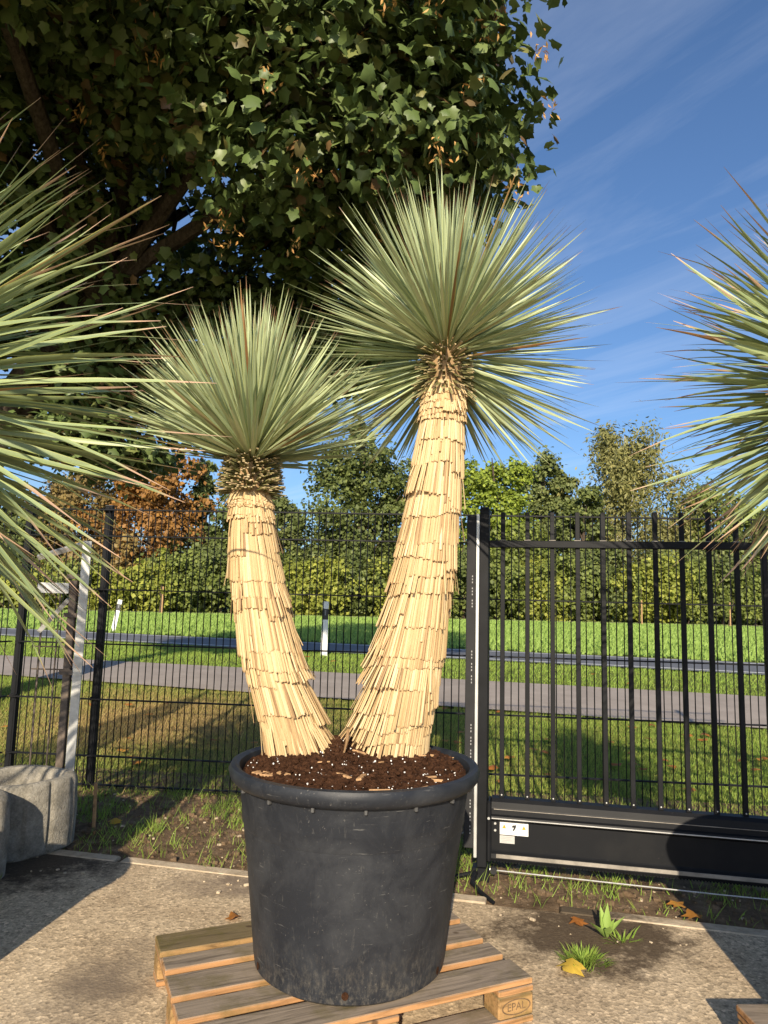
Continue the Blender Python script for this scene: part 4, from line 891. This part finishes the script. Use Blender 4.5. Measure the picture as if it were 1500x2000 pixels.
grass('crop_leaves', 170000, (-30, 30), (12, 62), lambda x, y: (y > rdf(x)+.5) & (np.abs(x) < y*.62+2) & (y < 55.5+.16*x), (.07, .20), .07, 'bright green low crop covering the field', G['crop'], BLADE1, lambda x, y: .5+.15*smooth_noise(x, y, .5), thin=lambda x, y: np.clip(26/y, 0, 1)**1.4)
strip = lambda x, y: (y > slab_edge(x)-.02) & (y < 5.6-.05*x)
grass('tall_grass', 60000, (-2.6, 4.0), (3.0, 6.2), strip, (.02, .125), .0042, 'tufts of longer grass on the bare soil along the fence and gate', G['grass'], BLADE, lambda x, y: .80+.12*smooth_noise(x, y, 2), zoff=-.02,
      thin=lambda x, y: np.clip(.10+.95*(smooth_noise(x*2.3, y*2.3, 1.6) > .22)*np.clip((y-slab_edge(x))/.45, .15, 1)+.9*np.exp(-((x-.45)/.16)**2-((y-4.25)/.25)**2), 0, 1))
# crumbs of earth, pebbles and dry bits on the soil strip
def litter(name, n, mat, smin, smax, label, cat, flat=.6, onslab=0.0):
    mb = MB()
    for _ in range(n):
        x = random.uniform(-2.4, 3.0); y = random.uniform(slab_edge(x)-.02-onslab, 5.6-.07*x); s1 = random.uniform(smin, smax)*(.5+random.random()**3)
        z = 0.0 if y < slab_edge(x)-.09 else -.016
        mt_ = Matrix.Translation((x, y, z+s1*.25)) @ Matrix.Rotation(random.uniform(0, 6.28), 4, 'Z') @ Matrix.Rotation(random.uniform(-.4, .4), 4, 'X')
        mb.box(-s1, s1, -s1*random.uniform(.5, .9), s1*.7, -s1*flat, s1*flat, mt_, bev=s1*.2)
    return tag(mb.build(name, mat), label, cat, kind='stuff')
litter('earth_crumbs', 2600, M['dirt'], .006, .018, 'crumbs of brown earth on the soil strip along the fence', 'earth')
litter('pebbles', 420, M['kerb'], .004, .011, 'small pale pebbles scattered over the soil strip and slab edge', 'pebbles', .55, .35)
# weeds on the slab
def weed(c, n, h, w, label, mat, spread, proto=BLADE, seed=0, flat=.9):
    r = np.random.default_rng(seed); a = r.uniform(0, 6.28, n); d = np.abs(r.normal(0, spread, n)); d = np.minimum(d, spread*1.6); p = np.stack([c[0]+np.cos(a)*d, c[1]+np.sin(a)*d, np.zeros(n)+.0], 1); ln = r.uniform(.2, flat, n)
    tp = np.stack([np.cos(a)*ln, np.sin(a)*ln, np.ones(n)], 1); nn = np.stack([np.cos(a), np.sin(a), -ln], 1); X, Y, Z = frames(nn, tp); hh = (h*r.uniform(.5, 1.1, n))[:, None]
    V_, F_, A_ = inst(proto, p, X*w*r.uniform(.7, 1.2, n)[:, None], Y*hh, Z*hh, np.clip(r.normal(.75, .15, n), 0.3, 1)); return tag(mobj('weed', fast_mesh('weed', V_, F_, A_), mat), label, 'weed', 'weeds on the concrete')
weed((.87, 3.17), 300, .055, .0065, 'low bushy feathery weed growing on the concrete beside the yellow leaf', G['grass'], .055, BLADE, 1, 1.4)
weed((1.04, 3.40), 9, .14, .034, 'rosette weed with broad pale leaves on the dirty concrete', G['crop'], .012, RHOMB, 2, 1.3)
weed((1.10, 3.37), 26, .07, .010, 'thin straggly weed lying next to the broad leaved rosette', G['grass'], .04, BLADE, 3, 1.8)
weed((-1.93, 3.62), 160, .10, .026, 'small dark leafy weed at the foot of the planter rings', G['maple'], .07, RHOMB, 4, 1.2)
# fallen maple leaves
h2 = [(0.0, 0.0), (0.20, -0.07), (0.44, 0.04), (0.30, 0.21), (0.62, 0.50), (0.27, 0.53), (0.20, 0.72), (0.0, 1.0)]
o2 = h2+[(-a, b) for a, b in h2[-2:0:-1]]
MAPLE = (np.array([(0, 0.36, 0.05)]+[(a, b, -0.16*abs(a)-0.10*max(0, b-.4)) for a, b in o2], float), np.array([(0, 1+i, 1+(i+1) % len(o2)) for i in range(len(o2))]), {})
fm = []
for k in range(8):
    V = MAPLE[0].copy(); V[:, 2] = V[:, 2]*.8+.10+.06*np.sin(V[:, 0]*6+k)+.05*np.cos(V[:, 1]*5+k); V[:, 2] -= V[:, 2].min(); V[:, 1] -= .4
    a = fast_mesh('fallen_leaf', V, MAPLE[1], {'rnd': np.full(len(V), (k+.5)/8)}); a.materials.append(G['fallen']); fm.append(a)
def fallen(x, y, s, v, label, group, z=None):
    o = mobj('fallen_leaf', fm[v]); o.location = (x, y, float(terr(y))+.0015 if z is None else z); o.rotation_euler = (0, 0, random.uniform(0, 6.28)); o.scale = (s, s, s); tag(o, label, 'leaf', group)
fallen(.80, 3.09, .105, 7, 'large yellow maple leaf lying on the concrete beside the feathery weed', 'fallen maple leaves')
fallen(1.50, 3.77, .085, 3, 'orange maple leaf lying in the soil beside the end of the edging stones', 'fallen maple leaves')
fallen(1.51, 3.60, .09, 2, 'rust orange maple leaf lying across the edging stones', 'fallen maple leaves', .016)
fallen(.95, 3.53, .075, 0, 'dry brown maple leaf on the dark dirt behind the rosette weed', 'fallen maple leaves')
fallen(-.64, 3.49, .07, 1, 'small brown maple leaf on the concrete behind the pallet', 'fallen maple leaves')
fallen(-1.68, 4.84, .085, 6, 'yellow orange leaf standing in the grass beside the wooden stake', 'fallen maple leaves')
for k in range(70):
    yy = random.uniform(5.9, 9.6); xx = random.uniform(-.60, .62)*yy
    if yy < pn(xx)-.1: fallen(xx, yy, random.uniform(.07, .12), random.randrange(5), 'fallen orange maple leaf on the grass behind the fence', 'leaves on the grass behind the fence', float(terr(yy))+.012)
for k in range(14):
    xx = random.uniform(-3.5, 6.5); yy = pfr(xx)+random.uniform(.2, 2.2); fallen(xx, yy, random.uniform(.08, .13), random.randrange(5), 'fallen orange maple leaf on the grass between path and road', 'leaves on the roadside grass', float(terr(yy))+.012)
